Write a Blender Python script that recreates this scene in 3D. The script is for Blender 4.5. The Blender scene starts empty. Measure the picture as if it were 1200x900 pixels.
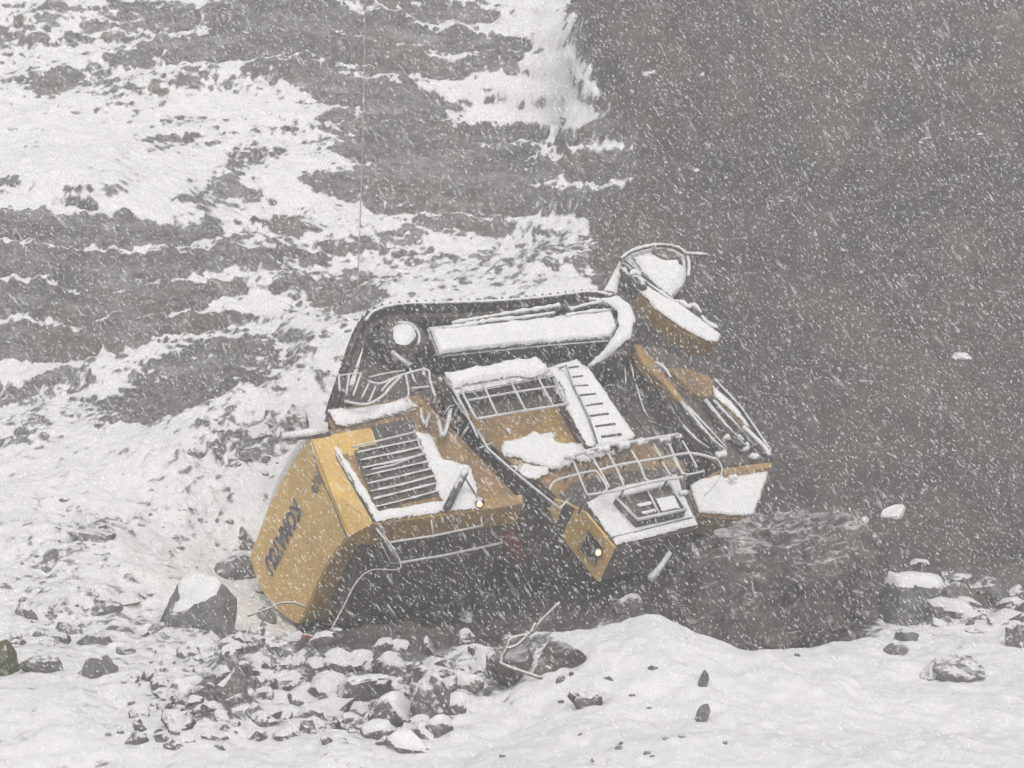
import bpy, bmesh, math, random
import numpy as np
from mathutils import Vector, Matrix

random.seed(7); rng = np.random.default_rng(7)
SC = bpy.context.scene
COL = SC.collection

# ------------------------------------------------------------------ camera, light, exposure
PITCH = math.radians(14.0)
CAM = np.array([0.0, 0.0, 10.5])
FPX = 2667.0                                    # focal length in photo pixels (1200 wide)
cd = bpy.data.cameras.new("camera"); cd.lens = 36.0 * FPX / 1200.0; cd.sensor_width = 36.0
cd.clip_start = 0.1; cd.clip_end = 2000.0
cam = bpy.data.objects.new("camera", cd); COL.objects.link(cam)
cam.location = CAM; cam.rotation_euler = (math.radians(90) - PITCH, 0, 0)
SC.camera = cam

world = bpy.data.worlds.new("World"); SC.world = world; world.use_nodes = True
nt = world.node_tree; nt.nodes.clear()
sky = nt.nodes.new('ShaderNodeTexSky'); sky.sky_type = 'NISHITA'; sky.sun_disc = False
SUN_EL, SUN_AZ = math.radians(58), math.radians(165)
sky.sun_elevation = SUN_EL; sky.sun_rotation = SUN_AZ
sky.dust_density = 6.0; sky.air_density = 1.0; sky.ozone_density = 1.0
hs = nt.nodes.new('ShaderNodeHueSaturation'); hs.inputs['Saturation'].default_value = 0.10
bg = nt.nodes.new('ShaderNodeBackground'); bg.inputs['Strength'].default_value = 0.15
wo = nt.nodes.new('ShaderNodeOutputWorld')
nt.links.new(sky.outputs[0], hs.inputs['Color']); nt.links.new(hs.outputs[0], bg.inputs[0]); nt.links.new(bg.outputs[0], wo.inputs[0])
sl = bpy.data.lights.new("sun", 'SUN'); sl.energy = 0.7; sl.angle = math.radians(40); sl.color = (1.0, 0.955, 0.915)
sun = bpy.data.objects.new("sun", sl); COL.objects.link(sun)
sd = Vector((math.sin(SUN_AZ) * math.cos(SUN_EL), math.cos(SUN_AZ) * math.cos(SUN_EL), math.sin(SUN_EL)))
sun.rotation_euler = sd.to_track_quat('Z', 'Y').to_euler()
SC.view_settings.view_transform = 'Standard'; SC.view_settings.look = 'None'
SC.view_settings.gamma = 1.0; SC.view_settings.exposure = -0.20
SC.cycles.max_bounces = 6; SC.cycles.volume_bounces = 1
SC.cycles.diffuse_bounces = 3; SC.cycles.transparent_max_bounces = 24
SC.cycles.use_denoising = True

HAZE_DENSITY = 0.0044

# ------------------------------------------------------------------ geometry of the view (authoring aid: photo pixel -> ray)
R = np.array([1.0, 0, 0]); F = np.array([0, math.cos(PITCH), -math.sin(PITCH)]); U = np.array([0, math.sin(PITCH), math.cos(PITCH)])
def ray(px, py):
    return F + (px - 600.0) / FPX * R - (py - 450.0) / FPX * U
def at_y(px, py, D):
    d = ray(px, py); return CAM + d * (D / d[1])
def project(P):
    v = P - CAM
    f = v @ F
    return 600 + FPX * (v @ R) / f, 450 - FPX * (v @ U) / f

# ------------------------------------------------------------------ noise
def hash2(i, j, seed):
    n = (i.astype(np.int64) * 374761393 + j.astype(np.int64) * 668265263 + seed * 1442695041) & 0x7fffffff
    n = ((n ^ (n >> 13)) * 1274126177) & 0x7fffffff
    return ((n ^ (n >> 16)) & 0xffff) / 65535.0
def vnoise(x, y, seed=0):
    i = np.floor(x); j = np.floor(y); u = x - i; v = y - j
    i = i.astype(np.int64); j = j.astype(np.int64)
    u = u * u * (3 - 2 * u); v = v * v * (3 - 2 * v)
    a = hash2(i, j, seed); b = hash2(i + 1, j, seed); c = hash2(i, j + 1, seed); d = hash2(i + 1, j + 1, seed)
    return (a * (1 - u) + b * u) * (1 - v) + (c * (1 - u) + d * u) * v
def fbm(x, y, seed=0, octv=5, gain=0.5):
    s = 0; a = 1; t = 0
    for k in range(octv):
        s = s + a * vnoise(x * 2 ** k + 17.3 * k, y * 2 ** k - 9.1 * k, seed + k); t += a; a *= gain
    return s / t
def ridged(x, y, seed=0, octv=4):
    s = 0; a = 1; t = 0
    for k in range(octv):
        s = s + a * (1 - np.abs(2 * vnoise(x * 2 ** k + 5.1 * k, y * 2 ** k + 3.7 * k, seed + k) - 1)); t += a; a *= 0.5
    return s / t
def sstep(a, b, x):
    t = np.clip((x - a) / (b - a), 0, 1); return t * t * (3 - 2 * t)

# ------------------------------------------------------------------ materials
def new_mat(name):
    m = bpy.data.materials.new(name); m.use_nodes = True
    t = m.node_tree; b = t.nodes['Principled BSDF']; return m, t, b
def nd(t, kind, **kw):
    n = t.nodes.new(kind)
    for k, v in kw.items():
        if k in n.inputs: n.inputs[k].default_value = v
        else: setattr(n, k, v)
    return n
def mixc(t, fac, a, b):
    m = t.nodes.new('ShaderNodeMix'); m.data_type = 'RGBA'
    for sock, v in ((m.inputs[0], fac), (m.inputs[6], a), (m.inputs[7], b)):
        if isinstance(v, bpy.types.NodeSocket): t.links.new(v, sock)
        elif isinstance(v, tuple): sock.default_value = (*v, 1)
        else: sock.default_value = v
    return m.outputs[2]
def maprange(t, v, a, b, c=0.0, d=1.0):
    m = t.nodes.new('ShaderNodeMapRange'); m.interpolation_type = 'SMOOTHSTEP'
    t.links.new(v, m.inputs[0])
    for i, x in enumerate((a, b, c, d)): m.inputs[i + 1].default_value = x
    return m.outputs[0]
def math_(t, op, a, b=None):
    m = t.nodes.new('ShaderNodeMath'); m.operation = op
    for i, v in enumerate((a, b)):
        if v is None: continue
        if isinstance(v, bpy.types.NodeSocket): t.links.new(v, m.inputs[i])
        else: m.inputs[i].default_value = v
    return m.outputs[0]
def noise_(t, scale, detail=5, rough=0.6, vec=None, dist=0.0):
    n = t.nodes.new('ShaderNodeTexNoise'); n.inputs['Scale'].default_value = scale
    n.inputs['Detail'].default_value = detail; n.inputs['Roughness'].default_value = rough; n.inputs['Distortion'].default_value = dist
    if vec is not None: t.links.new(vec, n.inputs['Vector'])
    return n.outputs['Fac']
def worldpos(t, scale=(1, 1, 1)):
    g = t.nodes.new('ShaderNodeNewGeometry'); m = t.nodes.new('ShaderNodeMapping'); m.inputs['Scale'].default_value = scale
    t.links.new(g.outputs['Position'], m.inputs['Vector']); return m.outputs[0]
def bump_(t, b, h, strength, dist):
    n = t.nodes.new('ShaderNodeBump'); n.inputs['Strength'].default_value = strength; n.inputs['Distance'].default_value = dist
    t.links.new(h, n.inputs['Height']); t.links.new(n.outputs[0], b.inputs['Normal'])

SNOW = (0.80, 0.79, 0.785)
def snow_mat():
    m, t, b = new_mat('snow'); p = worldpos(t)
    n = noise_(t, 3.0, 6, 0.6, p); n2 = noise_(t, 26.0, 4, 0.7, p)
    c = mixc(t, maprange(t, n, 0.35, 0.7), (0.78, 0.775, 0.775), (0.84, 0.83, 0.825))
    t.links.new(c, b.inputs['Base Color']); b.inputs['Roughness'].default_value = 0.75
    h = math_(t, 'ADD', n, math_(t, 'MULTIPLY', n2, 0.25)); bump_(t, b, h, 0.5, 0.08)
    return m
def ground_mat():
    """snow over rock and gravel: two mesh attributes say where the rock is bare and how dark and brown it is"""
    m, t, b = new_mat('snowy_ground'); p = worldpos(t)
    at = nd(t, 'ShaderNodeAttribute', attribute_name='bare'); ag = nd(t, 'ShaderNodeAttribute', attribute_name='soil')
    n1 = noise_(t, 7.0, 6, 0.7, p); n2 = noise_(t, 38.0, 5, 0.75, p); n3 = noise_(t, 1.3, 4, 0.6, p)
    ns = noise_(t, 9.0, 5, 0.65, worldpos(t, (0.35, 0.35, 2.2)))
    f = math_(t, 'ADD', at.outputs['Fac'], math_(t, 'MULTIPLY', math_(t, 'SUBTRACT', n1, 0.5), 0.55))
    f = math_(t, 'ADD', f, math_(t, 'MULTIPLY', math_(t, 'SUBTRACT', n2, 0.5), 0.75))
    bare = maprange(t, f, 0.32, 0.68)
    rock = mixc(t, maprange(t, n1, 0.3, 0.7), (0.095, 0.09, 0.085), (0.20, 0.187, 0.17))
    rock = mixc(t, math_(t, 'MULTIPLY', maprange(t, ns, 0.45, 0.68), 0.7), rock, (0.33, 0.32, 0.305))
    soil = mixc(t, maprange(t, n2, 0.3, 0.7), (0.038, 0.036, 0.036), (0.125, 0.110, 0.094))
    soil = mixc(t, math_(t, 'MULTIPLY', maprange(t, noise_(t, .32, 5, .65, p), 0.42, 0.62), 0.75), soil, (0.155, 0.132, 0.105))
    spk = maprange(t, noise_(t, 11.0, 4, 0.85, p), 0.54, 0.66)
    soil = mixc(t, math_(t, 'MULTIPLY', spk, 0.55), soil, (0.42, 0.41, 0.40))
    dust = math_(t, 'MULTIPLY', maprange(t, noise_(t, 4.5, 7, 0.8, p), 0.46, 0.70), 0.42)
    rock = mixc(t, math_(t, 'MULTIPLY', maprange(t, noise_(t, .5, 4, .6, p), 0.48, 0.66), 0.6), rock, (0.185, 0.155, 0.12))
    rock = mixc(t, math_(t, 'MULTIPLY', maprange(t, noise_(t, .8, 4, .6, worldpos(t, (1, 1, 2.5))), 0.50, 0.66), 0.5), rock, (0.085, 0.080, 0.092))
    rock = mixc(t, dust, rock, (0.6, 0.59, 0.58))
    drift = math_(t, 'MULTIPLY', maprange(t, noise_(t, 1.0, 8, 0.72, worldpos(t, (.5, .8, 2.6))), 0.46, 0.70), 0.62)
    rock = mixc(t, drift, rock, (0.6, 0.59, 0.585))
    soil = mixc(t, math_(t, 'MULTIPLY', maprange(t, noise_(t, 1.7, 6, .7, worldpos(t, (1, .6, 1))), 0.45, 0.65), 0.65), soil, (0.17, 0.155, 0.14))
    soil = mixc(t, math_(t, 'MULTIPLY', maprange(t, noise_(t, .6, 4, .6, worldpos(t, (1.3, .8, 1))), 0.5, 0.68), 0.55), soil, (0.05, 0.05, 0.056))
    rk = mixc(t, ag.outputs['Fac'], rock, soil)
    sn = mixc(t, maprange(t, n3, 0.3, 0.7), (0.77, 0.765, 0.76), (0.84, 0.83, 0.825))
    sn = mixc(t, math_(t, 'MULTIPLY', maprange(t, f, 0.0, 0.36), 0.42), sn, (0.42, 0.41, 0.40))
    t.links.new(mixc(t, bare, sn, rk), b.inputs['Base Color']); b.inputs['Roughness'].default_value = 0.85
    h = math_(t, 'ADD', n1, math_(t, 'MULTIPLY', n2, 0.5))
    h = math_(t, 'MULTIPLY', h, math_(t, 'ADD', math_(t, 'MULTIPLY', bare, 0.85), 0.15)); bump_(t, b, h, 0.9, 0.12)
    return m
def snowcap(t, lo, hi, amt=1.0, ns=9.0):
    """how much snow lies on a face: from how far it faces up"""
    g = t.nodes.new('ShaderNodeNewGeometry'); s = t.nodes.new('ShaderNodeSeparateXYZ'); t.links.new(g.outputs['Normal'], s.inputs[0])
    n = noise_(t, ns, 5, 0.7, worldpos(t))
    v = math_(t, 'ADD', s.outputs[2], math_(t, 'MULTIPLY', math_(t, 'SUBTRACT', n, 0.5), 0.9))
    return math_(t, 'MULTIPLY', maprange(t, v, lo, hi), amt)
def coated(name, c1, c2, lo=0.45, hi=0.62, amt=1.0, rough=0.6, ns=9.0, sc=4.0, metallic=0.0, spots=None, streak=None):
    m, t, b = new_mat(name); p = worldpos(t)
    n = noise_(t, sc, 6, 0.65, p); n2 = noise_(t, sc * 7, 4, 0.7, p)
    c = mixc(t, maprange(t, n, 0.35, 0.65), c1, c2)
    if spots: c = mixc(t, math_(t, 'MULTIPLY', maprange(t, n2, 0.52, 0.70), 0.8), c, spots)
    if streak:
        q = noise_(t, 3.0, 4, 0.6, worldpos(t, (3, 3, 0.5))); c = mixc(t, math_(t, 'MULTIPLY', maprange(t, q, 0.5, 0.7), 0.55), c, streak)
    if amt > 0: c = mixc(t, snowcap(t, lo, hi, amt, ns), c, (0.72, 0.71, 0.70))
    t.links.new(c, b.inputs['Base Color']); b.inputs['Roughness'].default_value = rough; b.inputs['Metallic'].default_value = metallic
    bump_(t, b, math_(t, 'ADD', n2, math_(t, 'MULTIPLY', noise_(t, 1.1, 3, .5, p), 3.0)), 0.5, 0.05)
    return m
def glow_mat():
    m, t, b = new_mat('lit_lamp'); b.inputs['Base Color'].default_value = (1, 0.75, 0.55, 1)
    b.inputs['Emission Color'].default_value = (1.0, 0.50, 0.28, 1); b.inputs['Emission Strength'].default_value = 1.5
    return m
M = dict(
    snow=snow_mat(), ground=ground_mat(),
    rock=coated('rock', (0.09, 0.085, 0.08), (0.20, 0.19, 0.175), 0.30, 0.50, 1, 0.9, 7.0, 3.0, spots=(0.05, 0.05, 0.05)),
    bare_rock=coated('bare_rock', (0.10, 0.097, 0.092), (0.19, 0.185, 0.175), 0.80, 0.98, 1, 0.9, 6.0, 2.5, spots=(0.06, 0.06, 0.06)),
    heap=coated('earth_heap', (0.062, 0.058, 0.054), (0.15, 0.136, 0.12), 0.72, 1.10, 0.6, 0.95, 5.0, 1.6, spots=(0.20, 0.185, 0.17)),
    yellow=coated('yellow_paint', (0.72, 0.47, 0.12), (0.62, 0.385, 0.10), 1.0, 1.25, 1, 0.5, 6.0, 1.2, spots=(0.66, 0.50, 0.26), streak=(0.50, 0.33, 0.14)),
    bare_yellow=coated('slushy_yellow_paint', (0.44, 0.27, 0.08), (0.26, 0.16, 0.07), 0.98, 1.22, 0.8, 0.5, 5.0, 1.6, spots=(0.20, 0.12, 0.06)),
    rust=coated('rusty_steel', (0.36, 0.215, 0.08), (0.19, 0.13, 0.08), 0.98, 1.2, 0.8, 0.8, 7.0, 2.2, spots=(0.08, 0.06, 0.05)),
    steel=coated('dark_steel', (0.055, 0.055, 0.057), (0.11, 0.105, 0.10), 0.62, 0.85, 1, 0.7, 9.0, 3.0, spots=(0.13, 0.12, 0.11)),
    dark=coated('grimy_steel', (0.06, 0.058, 0.058), (0.13, 0.11, 0.09), 1.0, 1.25, 0.7, 0.8, 10.0, 2.5, spots=(0.20, 0.18, 0.16)),
    rail=coated('rail_paint', (0.62, 0.62, 0.60), (0.5, 0.5, 0.48), 0.1, 0.4, 1, 0.5, 20.0, 6.0),
    glass=coated('dark_glass', (0.03, 0.04, 0.04), (0.05, 0.06, 0.055), 0, 0, 0, 0.15, 9, 3),
    navy=coated('navy_lettering', (0.045, 0.045, 0.09), (0.09, 0.085, 0.13), 0, 0, 0, 0.6, 9, 8, spots=(0.16, 0.14, 0.15)),
    greylet=coated('faded_marking', (0.16, 0.14, 0.12), (0.22, 0.18, 0.13), 0, 0, 0, 0.6, 9, 8),
    red=coated('red_paint', (0.28, 0.06, 0.045), (0.20, 0.05, 0.045), 0.8, 1.0, 1, 0.5, 9, 4),
    rope=coated('rope', (0.42, 0.37, 0.35), (0.48, 0.43, 0.41), 0.6, 0.9, 0.5, 0.8, 9, 4),
    moss=coated('mossy_rock', (0.05, 0.055, 0.03), (0.13, 0.13, 0.05), 0.75, 0.95, 1, 0.9, 8.0, 5.0, spots=(0.03, 0.03, 0.03)),
    twig=coated('twig_bark', (0.12, 0.10, 0.08), (0.2, 0.17, 0.13), 0.2, 0.5, 1, 0.9, 20, 6),
    lamp=glow_mat())
def flake_mat():
    m, t, b = new_mat('snowflakes'); t.nodes.remove(b); o = [n for n in t.nodes if n.type == 'OUTPUT_MATERIAL'][0]; d = nd(t, 'ShaderNodeBsdfDiffuse', Color=(.9, .9, .9, 1)); r = nd(t, 'ShaderNodeBsdfTranslucent', Color=(.9, .9, .9, 1)); a = nd(t, 'ShaderNodeAddShader'); t.links.new(d.outputs[0], a.inputs[0]); t.links.new(r.outputs[0], a.inputs[1]); tr = nd(t, 'ShaderNodeBsdfTransparent'); m1 = nd(t, 'ShaderNodeMixShader', Fac=.25); t.links.new(d.outputs[0], m1.inputs[1]); t.links.new(a.outputs[0], m1.inputs[2]); at = nd(t, 'ShaderNodeAttribute', attribute_name='veil'); lw = nd(t, 'ShaderNodeLayerWeight', Blend=.5); m2 = nd(t, 'ShaderNodeMixShader'); t.links.new(math_(t, 'MULTIPLY', at.outputs['Fac'], maprange(t, lw.outputs['Facing'], 0.95, 0.15)), m2.inputs[0]); t.links.new(tr.outputs[0], m2.inputs[1]); t.links.new(m1.outputs[0], m2.inputs[2]); t.links.new(m2.outputs[0], o.inputs[0])
    return m
M['flake'] = flake_mat()

# ------------------------------------------------------------------ object helpers
def tag(o, label=None, cat=None, group=None, kind=None):
    if label: o['label'] = label
    if cat: o['category'] = cat
    if group: o['group'] = group
    if kind: o['kind'] = kind
    return o
def mesh_obj(name, verts, faces, mat, parent=None, smooth=False):
    me = bpy.data.meshes.new(name); me.from_pydata([tuple(map(float, v)) for v in verts], [], faces); me.validate(); me.update()
    o = bpy.data.objects.new(name, me); COL.objects.link(o)
    if mat: me.materials.append(M[mat] if isinstance(mat, str) else mat)
    if smooth: me.polygons.foreach_set('use_smooth', [True] * len(me.polygons))
    if parent is not None: o.parent = parent; o.matrix_parent_inverse = parent.matrix_world.inverted()
    return o
def grid_obj(name, X, Y, Z, mat, keep=None, attrs=None):
    """numpy grid -> mesh object"""
    h, w = X.shape
    co = np.stack([X, Y, Z], -1).reshape(-1, 3).astype(np.float32)
    idx = np.arange(h * w).reshape(h, w)
    q = np.stack([idx[:-1, :-1], idx[:-1, 1:], idx[1:, 1:], idx[1:, :-1]], -1).reshape(-1, 4)
    if keep is not None: q = q[keep.reshape(-1)]
    me = bpy.data.meshes.new(name)
    me.vertices.add(len(co)); me.vertices.foreach_set('co', co.ravel())
    me.loops.add(q.size); me.loops.foreach_set('vertex_index', q.ravel().astype(np.int32))
    me.polygons.add(len(q)); me.polygons.foreach_set('loop_start', (np.arange(len(q)) * 4).astype(np.int32))
    me.polygons.foreach_set('use_smooth', np.ones(len(q), dtype=bool))
    for k, v in (attrs or {}).items():
        a = me.attributes.new(k, 'FLOAT', 'POINT'); a.data.foreach_set('value', v.reshape(-1).astype(np.float32))
    me.update(calc_edges=True); me.validate()
    o = bpy.data.objects.new(name, me); COL.objects.link(o)
    me.materials.append(M[mat]); return o

# ------------------------------------------------------------------ terrain
CP = [(-250,900,27),(0,900,27.5),(300,900,27.5),(600,900,26.5),(900,900,26),(1200,900,26),(1450,900,26),
 (-200,800,31),(0,800,31),(150,800,31),(300,830,30),(450,868,29),(540,850,29.3),(530,800,31),
 (600,802,30.3),(650,765,31.2),(700,742,31.8),(760,727,32.3),(850,750,32.8),(950,766,33),(1050,766,33.6),(1200,742,35.5),(1400,735,36),
 (1000,850,28.5),(750,850,28.3),
 (420,800,32.2),(500,775,33.2),(400,770,33.7),(500,735,35.6),(300,770,34),(200,790,32.5),
 (350,738,40.6),(300,705,41.4),(285,660,42.8),(200,740,37.5),(200,672,40.5),(0,735,36),(0,650,40.5),(100,600,43),(-250,700,39),(-250,500,47),(-450,600,43),
 (0,560,45),(150,490,47.2),(300,480,46.2),(400,400,48.3),(480,350,49.8),(500,325,50.6),(560,330,51),(640,300,52),
 (500,470,46.8),(1000,742,35.6),(1100,722,37),(1200,700,38.6),(1100,655,40.6),(1200,640,41.8),(1400,640,42),
 (900,600,43.5),(1000,620,42.4),(1200,560,45),(1450,560,45),(800,450,47.8),(950,450,48),(1200,400,50),(1450,400,50),(760,300,52.2),(900,300,52.5),
 (1200,250,54),(1450,250,54),(735,150,56),(900,150,56.5),(1200,100,57.5),(690,0,60.5),(900,0,61),(1200,0,61),(1500,0,61),
 (0,480,49.4),(60,520,46.8),(130,440,50),(220,440,49.6),(-250,420,50.5),(0,420,51),(100,410,50.8),(200,400,51),(100,320,51.8),(0,240,53.4),(100,225,53.4),(-250,230,53.5),
 (220,265,53.6),(300,380,51.2),(350,320,53.3),(300,240,56),(200,200,56.5),(0,170,57.5),(-250,170,57.5),(100,130,60),(330,200,57.5),(400,150,60),
 (330,95,61.8),(450,95,61.8),(380,0,63.6),(100,60,63.5),(0,0,66),(-300,0,66),(200,0,66),(500,0,65),(600,0,66),(640,100,62),(650,160,60.5),(560,190,59.5),
 (600,250,57),(500,270,56),(440,340,53),(560,300,54.2),(660,270,55.5)]
ZP = [(600,36.5,-3.6),(700,36.2,-3.7),(800,36.5,-3.6),(900,37,-3.5),(550,40,-4.4),(420,40.5,-4.6),(650,40,-4.3),(480,43,-4.2),(600,43.5,-3.9),(750,40,-3.9),(850,40,-3.7),(750,44,-2.6),(650,47,-1.6),(820,44.5,-2.5)]
pts = [at_y(*c) for c in CP]
for px, D, z in ZP:
    p = at_y(px, 600, D); pts.append(np.array([p[0], D, z]))
pts = np.array(pts)
def tps(r2): return 0.5 * r2 * np.log(r2 + 1e-9)
_n = len(pts); _A = np.zeros((_n + 3, _n + 3))
_d2 = ((pts[:, None, :2] - pts[None, :, :2]) ** 2).sum(-1)
_A[:_n, :_n] = tps(_d2) + 0.02 * np.eye(_n); _A[:_n, _n] = 1; _A[:_n, _n + 1:] = pts[:, :2]; _A[_n:, :_n] = _A[:_n, _n:].T
_w = np.linalg.solve(_A, np.concatenate([pts[:, 2], [0, 0, 0]]))
def base_height(x, y):
    xc = np.clip(x, -19, 19); yc = np.clip(y, 26, 66)
    s = _w[_n] + _w[_n + 1] * xc + _w[_n + 2] * yc
    for k in range(_n): s = s + _w[k] * tps((xc - pts[k, 0]) ** 2 + (yc - pts[k, 1]) ** 2)
    return s + np.maximum(y - 66, 0) * 0.42 + (np.abs(x) > 19) * (np.abs(x) - 19) * 0.05

def ell(px, py, cx, cy, rx, ry, rot=0, p=1.0):
    a = math.radians(rot); c, s = math.cos(a), math.sin(a)
    u = ((px - cx) * c + (py - cy) * s) / rx; v = (-(px - cx) * s + (py - cy) * c) / ry
    return np.exp(-((u * u + v * v) ** 1.5) * 0.9)
def poly_sd(px, py, poly):
    """signed distance to a polygon, negative inside"""
    d = np.full(px.shape, 1e9); inside = np.zeros(px.shape, bool); n = len(poly)
    for i in range(n):
        x1, y1 = poly[i]; x2, y2 = poly[(i + 1) % n]
        ex, ey = x2 - x1, y2 - y1; L = ex * ex + ey * ey + 1e-12
        t = np.clip(((px - x1) * ex + (py - y1) * ey) / L, 0, 1)
        d = np.minimum(d, np.hypot(px - x1 - t * ex, py - y1 - t * ey))
        c = ((y1 > py) != (y2 > py)) & (px < (x2 - x1) * (py - y1) / (y2 - y1 + 1e-12) + x1)
        inside ^= c
    return np.where(inside, -d, d)
# where rock is bare on the hillside; + bare, - snow
BARE = [(80,320,150,88,0,1.25),(185,330,70,60,0,.5),(120,390,90,40,0,.6),(385,38,150,46,2,1.35),(440,120,62,55,0,1.0),(480,180,62,42,0,1.2),(530,225,90,40,0,1.1),(640,205,120,44,0,.98),
 (600,160,80,20,0,.55),(700,258,60,26,0,.6),(565,62,66,15,0,1.0),(540,20,60,25,0,.55),(590,105,50,16,0,.25),(222,452,92,24,-16,1.3),(165,470,45,14,-20,.8),(300,425,80,22,-12,.75),(250,400,80,26,0,.55),
 (340,300,70,34,25,.55),(380,345,60,26,15,.85),(270,215,38,20,20,.75),(290,190,32,22,-30,.7),(385,215,32,13,10,1.0),(250,270,30,22,10,.5),(335,262,40,12,5,.7),(440,290,60,22,0,.5),
 (430,330,60,20,0,.7),(570,318,110,26,-6,.3),(520,300,90,12,0,.35),(60,470,60,30,0,.3),(30,520,50,24,-20,.65),(15,30,60,30,0,.6),(90,15,90,14,0,.5),(200,75,70,30,0,.45),(60,95,60,18,0,.5),(150,100,120,14,0,.3),
 (185,40,100,30,0,.55),(200,150,40,24,25,.3),(410,70,80,20,0,.5),(330,110,50,10,0,.3),(230,235,60,14,0,.35),(300,250,22,34,15,.45),(320,180,60,50,0,.14),(60,545,60,16,-20,.35),
 (100,185,150,52,8,-.38),(320,225,70,26,-20,-.35),(330,130,80,22,0,-.25),(648,70,24,90,-8,-.55),(620,110,50,40,0,-.5),(610,25,30,20,0,-.3),(660,238,36,12,-10,-.5),(500,22,28,10,20,-.6),(30,110,60,14,0,-.3),(40,235,70,20,-15,-.5),(180,250,60,18,10,-.5)]
SLOPE = [(664,-60),(668,0),(690,70),(712,140),(745,190),(735,225),(700,255),(690,300),(700,340),(740,420),(800,560),(800,770),(1015,764),(1024,720),(1030,690),(1100,668),(1200,690),(1700,690),(1700,-60)]
PIT = [(384,660),(366,705),(352,745),(390,768),(480,778),(560,788),(600,770),(640,740),(700,722),(760,716),(800,700),(800,560),(650,560),(440,600)]
# rubble: bits of rock showing through the snow
RUB = [(200,770,220,40,0,.06),(340,840,200,40,0,.08),(200,560,210,80,-25,.07),(420,470,60,50,-30,.15),(60,680,110,60,0,.10),(130,720,120,30,-12,.12),(300,780,190,45,0,.15),(460,815,90,45,0,.35),(420,770,120,25,0,.35),(260,500,80,55,-20,.2),(310,510,60,40,-30,.26),(240,600,70,60,0,.08),(120,620,80,20,-15,.22),
 (420,400,70,30,-30,.2),(1100,705,90,26,0,.45),(1170,690,60,22,0,.4),(690,815,22,15,0,.6),(240,830,60,22,0,.45),(215,740,60,10,0,.4),(600,770,50,22,-35,.5),(270,790,30,26,0,.5),(600,650,600,250,0,0)]
def masks(x, y, z):
    P = np.stack([x, y, z], -1); v = P - CAM; f = v @ F; f = np.maximum(f, 5)
    px = 600 + FPX * (v @ R) / f; py = 450 - FPX * (v @ U) / f
    far = sstep(45.0, 47.5, y)
    hill = np.zeros(x.shape)
    for cx, cy, rx, ry, rot, a in BARE: hill += (a if a >= .95 or a < 0 else a * .62) * ell(px, py, cx, cy, rx, ry, rot)
    hill *= far
    # wandering edge
    wx = (fbm(x * 1.1, y * 1.1, 3) - .5) * 46; wy = (fbm(x * 1.1, y * 1.1, 9) - .5) * 40
    sl_ = poly_sd(px + wx * .3 + (fbm(x * 4, y * 2, 13) - .5) * 44, py + wy * .5, SLOPE); soil = sstep(24, -20, sl_)
    pit = sstep(14, -8, poly_sd(px + wx * .5, py + wy * .5, PIT)) * sstep(33.4, 34.4, y) * sstep(46, 44, y)
    soil = soil * sstep(34.3, 35.6, y + (px > 1030) * 0.3)
    rub = np.zeros(x.shape)
    for cx, cy, rx, ry, rot, a in RUB: rub += a * ell(px, py, cx, cy, rx, ry, rot)
    return px, py, hill, soil, pit, rub * sstep(49.5, 47, y), far

def axis(lo, hi, step, outlo, outhi, grow=1.12):
    a = list(np.arange(lo, hi + step / 2, step)); s = step; b = []
    x = lo
    while x > outlo: s *= grow; x -= s; b.append(x)
    c = []; x = a[-1]; s = step
    while x < outhi: s *= grow; x += s; c.append(x)
    return np.array(b[::-1] + a + c)
XA = axis(-15.5, 15.5, 0.042, -60, 60); YA = axis(25.0, 67.5, 0.045, -25, 120)
GX, GY = np.meshgrid(XA, YA)
# the thin-plate sum on a coarse grid, then bilinear refinement
CXA = np.concatenate([np.arange(-20, 20.01, 0.25)]); CYA = np.arange(25.5, 66.6, 0.25)
CGX, CGY = np.meshgrid(CXA, CYA); CZ = base_height(CGX, CGY)
def bilerp(T, x, y, x0, y0, s):
    fx = np.clip((x - x0) / s, 0, T.shape[1] - 1.001); fy = np.clip((y - y0) / s, 0, T.shape[0] - 1.001)
    i = fx.astype(int); j = fy.astype(int); u = fx - i; v = fy - j
    return (T[j, i] * (1 - u) + T[j, i + 1] * u) * (1 - v) + (T[j + 1, i] * (1 - u) + T[j + 1, i + 1] * u) * v
def zbase(x, y):
    xc = np.clip(x, -19, 19); yc = np.clip(y, 26, 66)
    return bilerp(CZ, xc, yc, -20, 25.5, 0.25) + np.maximum(y - 66, 0) * 0.42 + np.maximum(np.abs(x) - 19, 0) * 0.05
Z0 = zbase(GX, GY)
PXg, PYg, HILL, SOIL, PITM, RUBM, FAR = masks(GX, GY, Z0)
# terraces and ledges in the hillside, lumps in the rubble, fine relief in gravel
cliff = FAR * (1 - SOIL)
h = 0.55 + 0.5 * vnoise(GX * .15, GY * .1, 4)
t_ = (Z0 + 1.0 * (fbm(GX * .35, GY * .5, 11) - .5)) / h; fr = t_ - np.floor(t_)
terr = (sstep(.25, .75, fr) - fr) * h
Z = Z0 + cliff * (.35 + .65 * sstep(0.0, .5, HILL)) * terr * .95
Z += cliff * (ridged(GX * .9, GY * 1.3, 21) - .6) * (.12 + .5 * np.clip(HILL, 0, 1))
Z += cliff * (fbm(GX * 3.2, GY * 4.5, 31, 4) - .5) * (.10 + .25 * np.clip(HILL, 0, 1))
Z += SOIL * ((fbm(GX * .6, GY * .6, 41, 4) - .5) * .7 + (fbm(GX * 4, GY * 4, 45, 4) - .5) * .16)
Z += PITM * (fbm(GX * 3, GY * 3, 51, 4) - .5) * .35
near = (1 - FAR) * (1 - SOIL) * (1 - PITM)
rubn = fbm(GX * 2.3, GY * 2.0, 61, 5)
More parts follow.
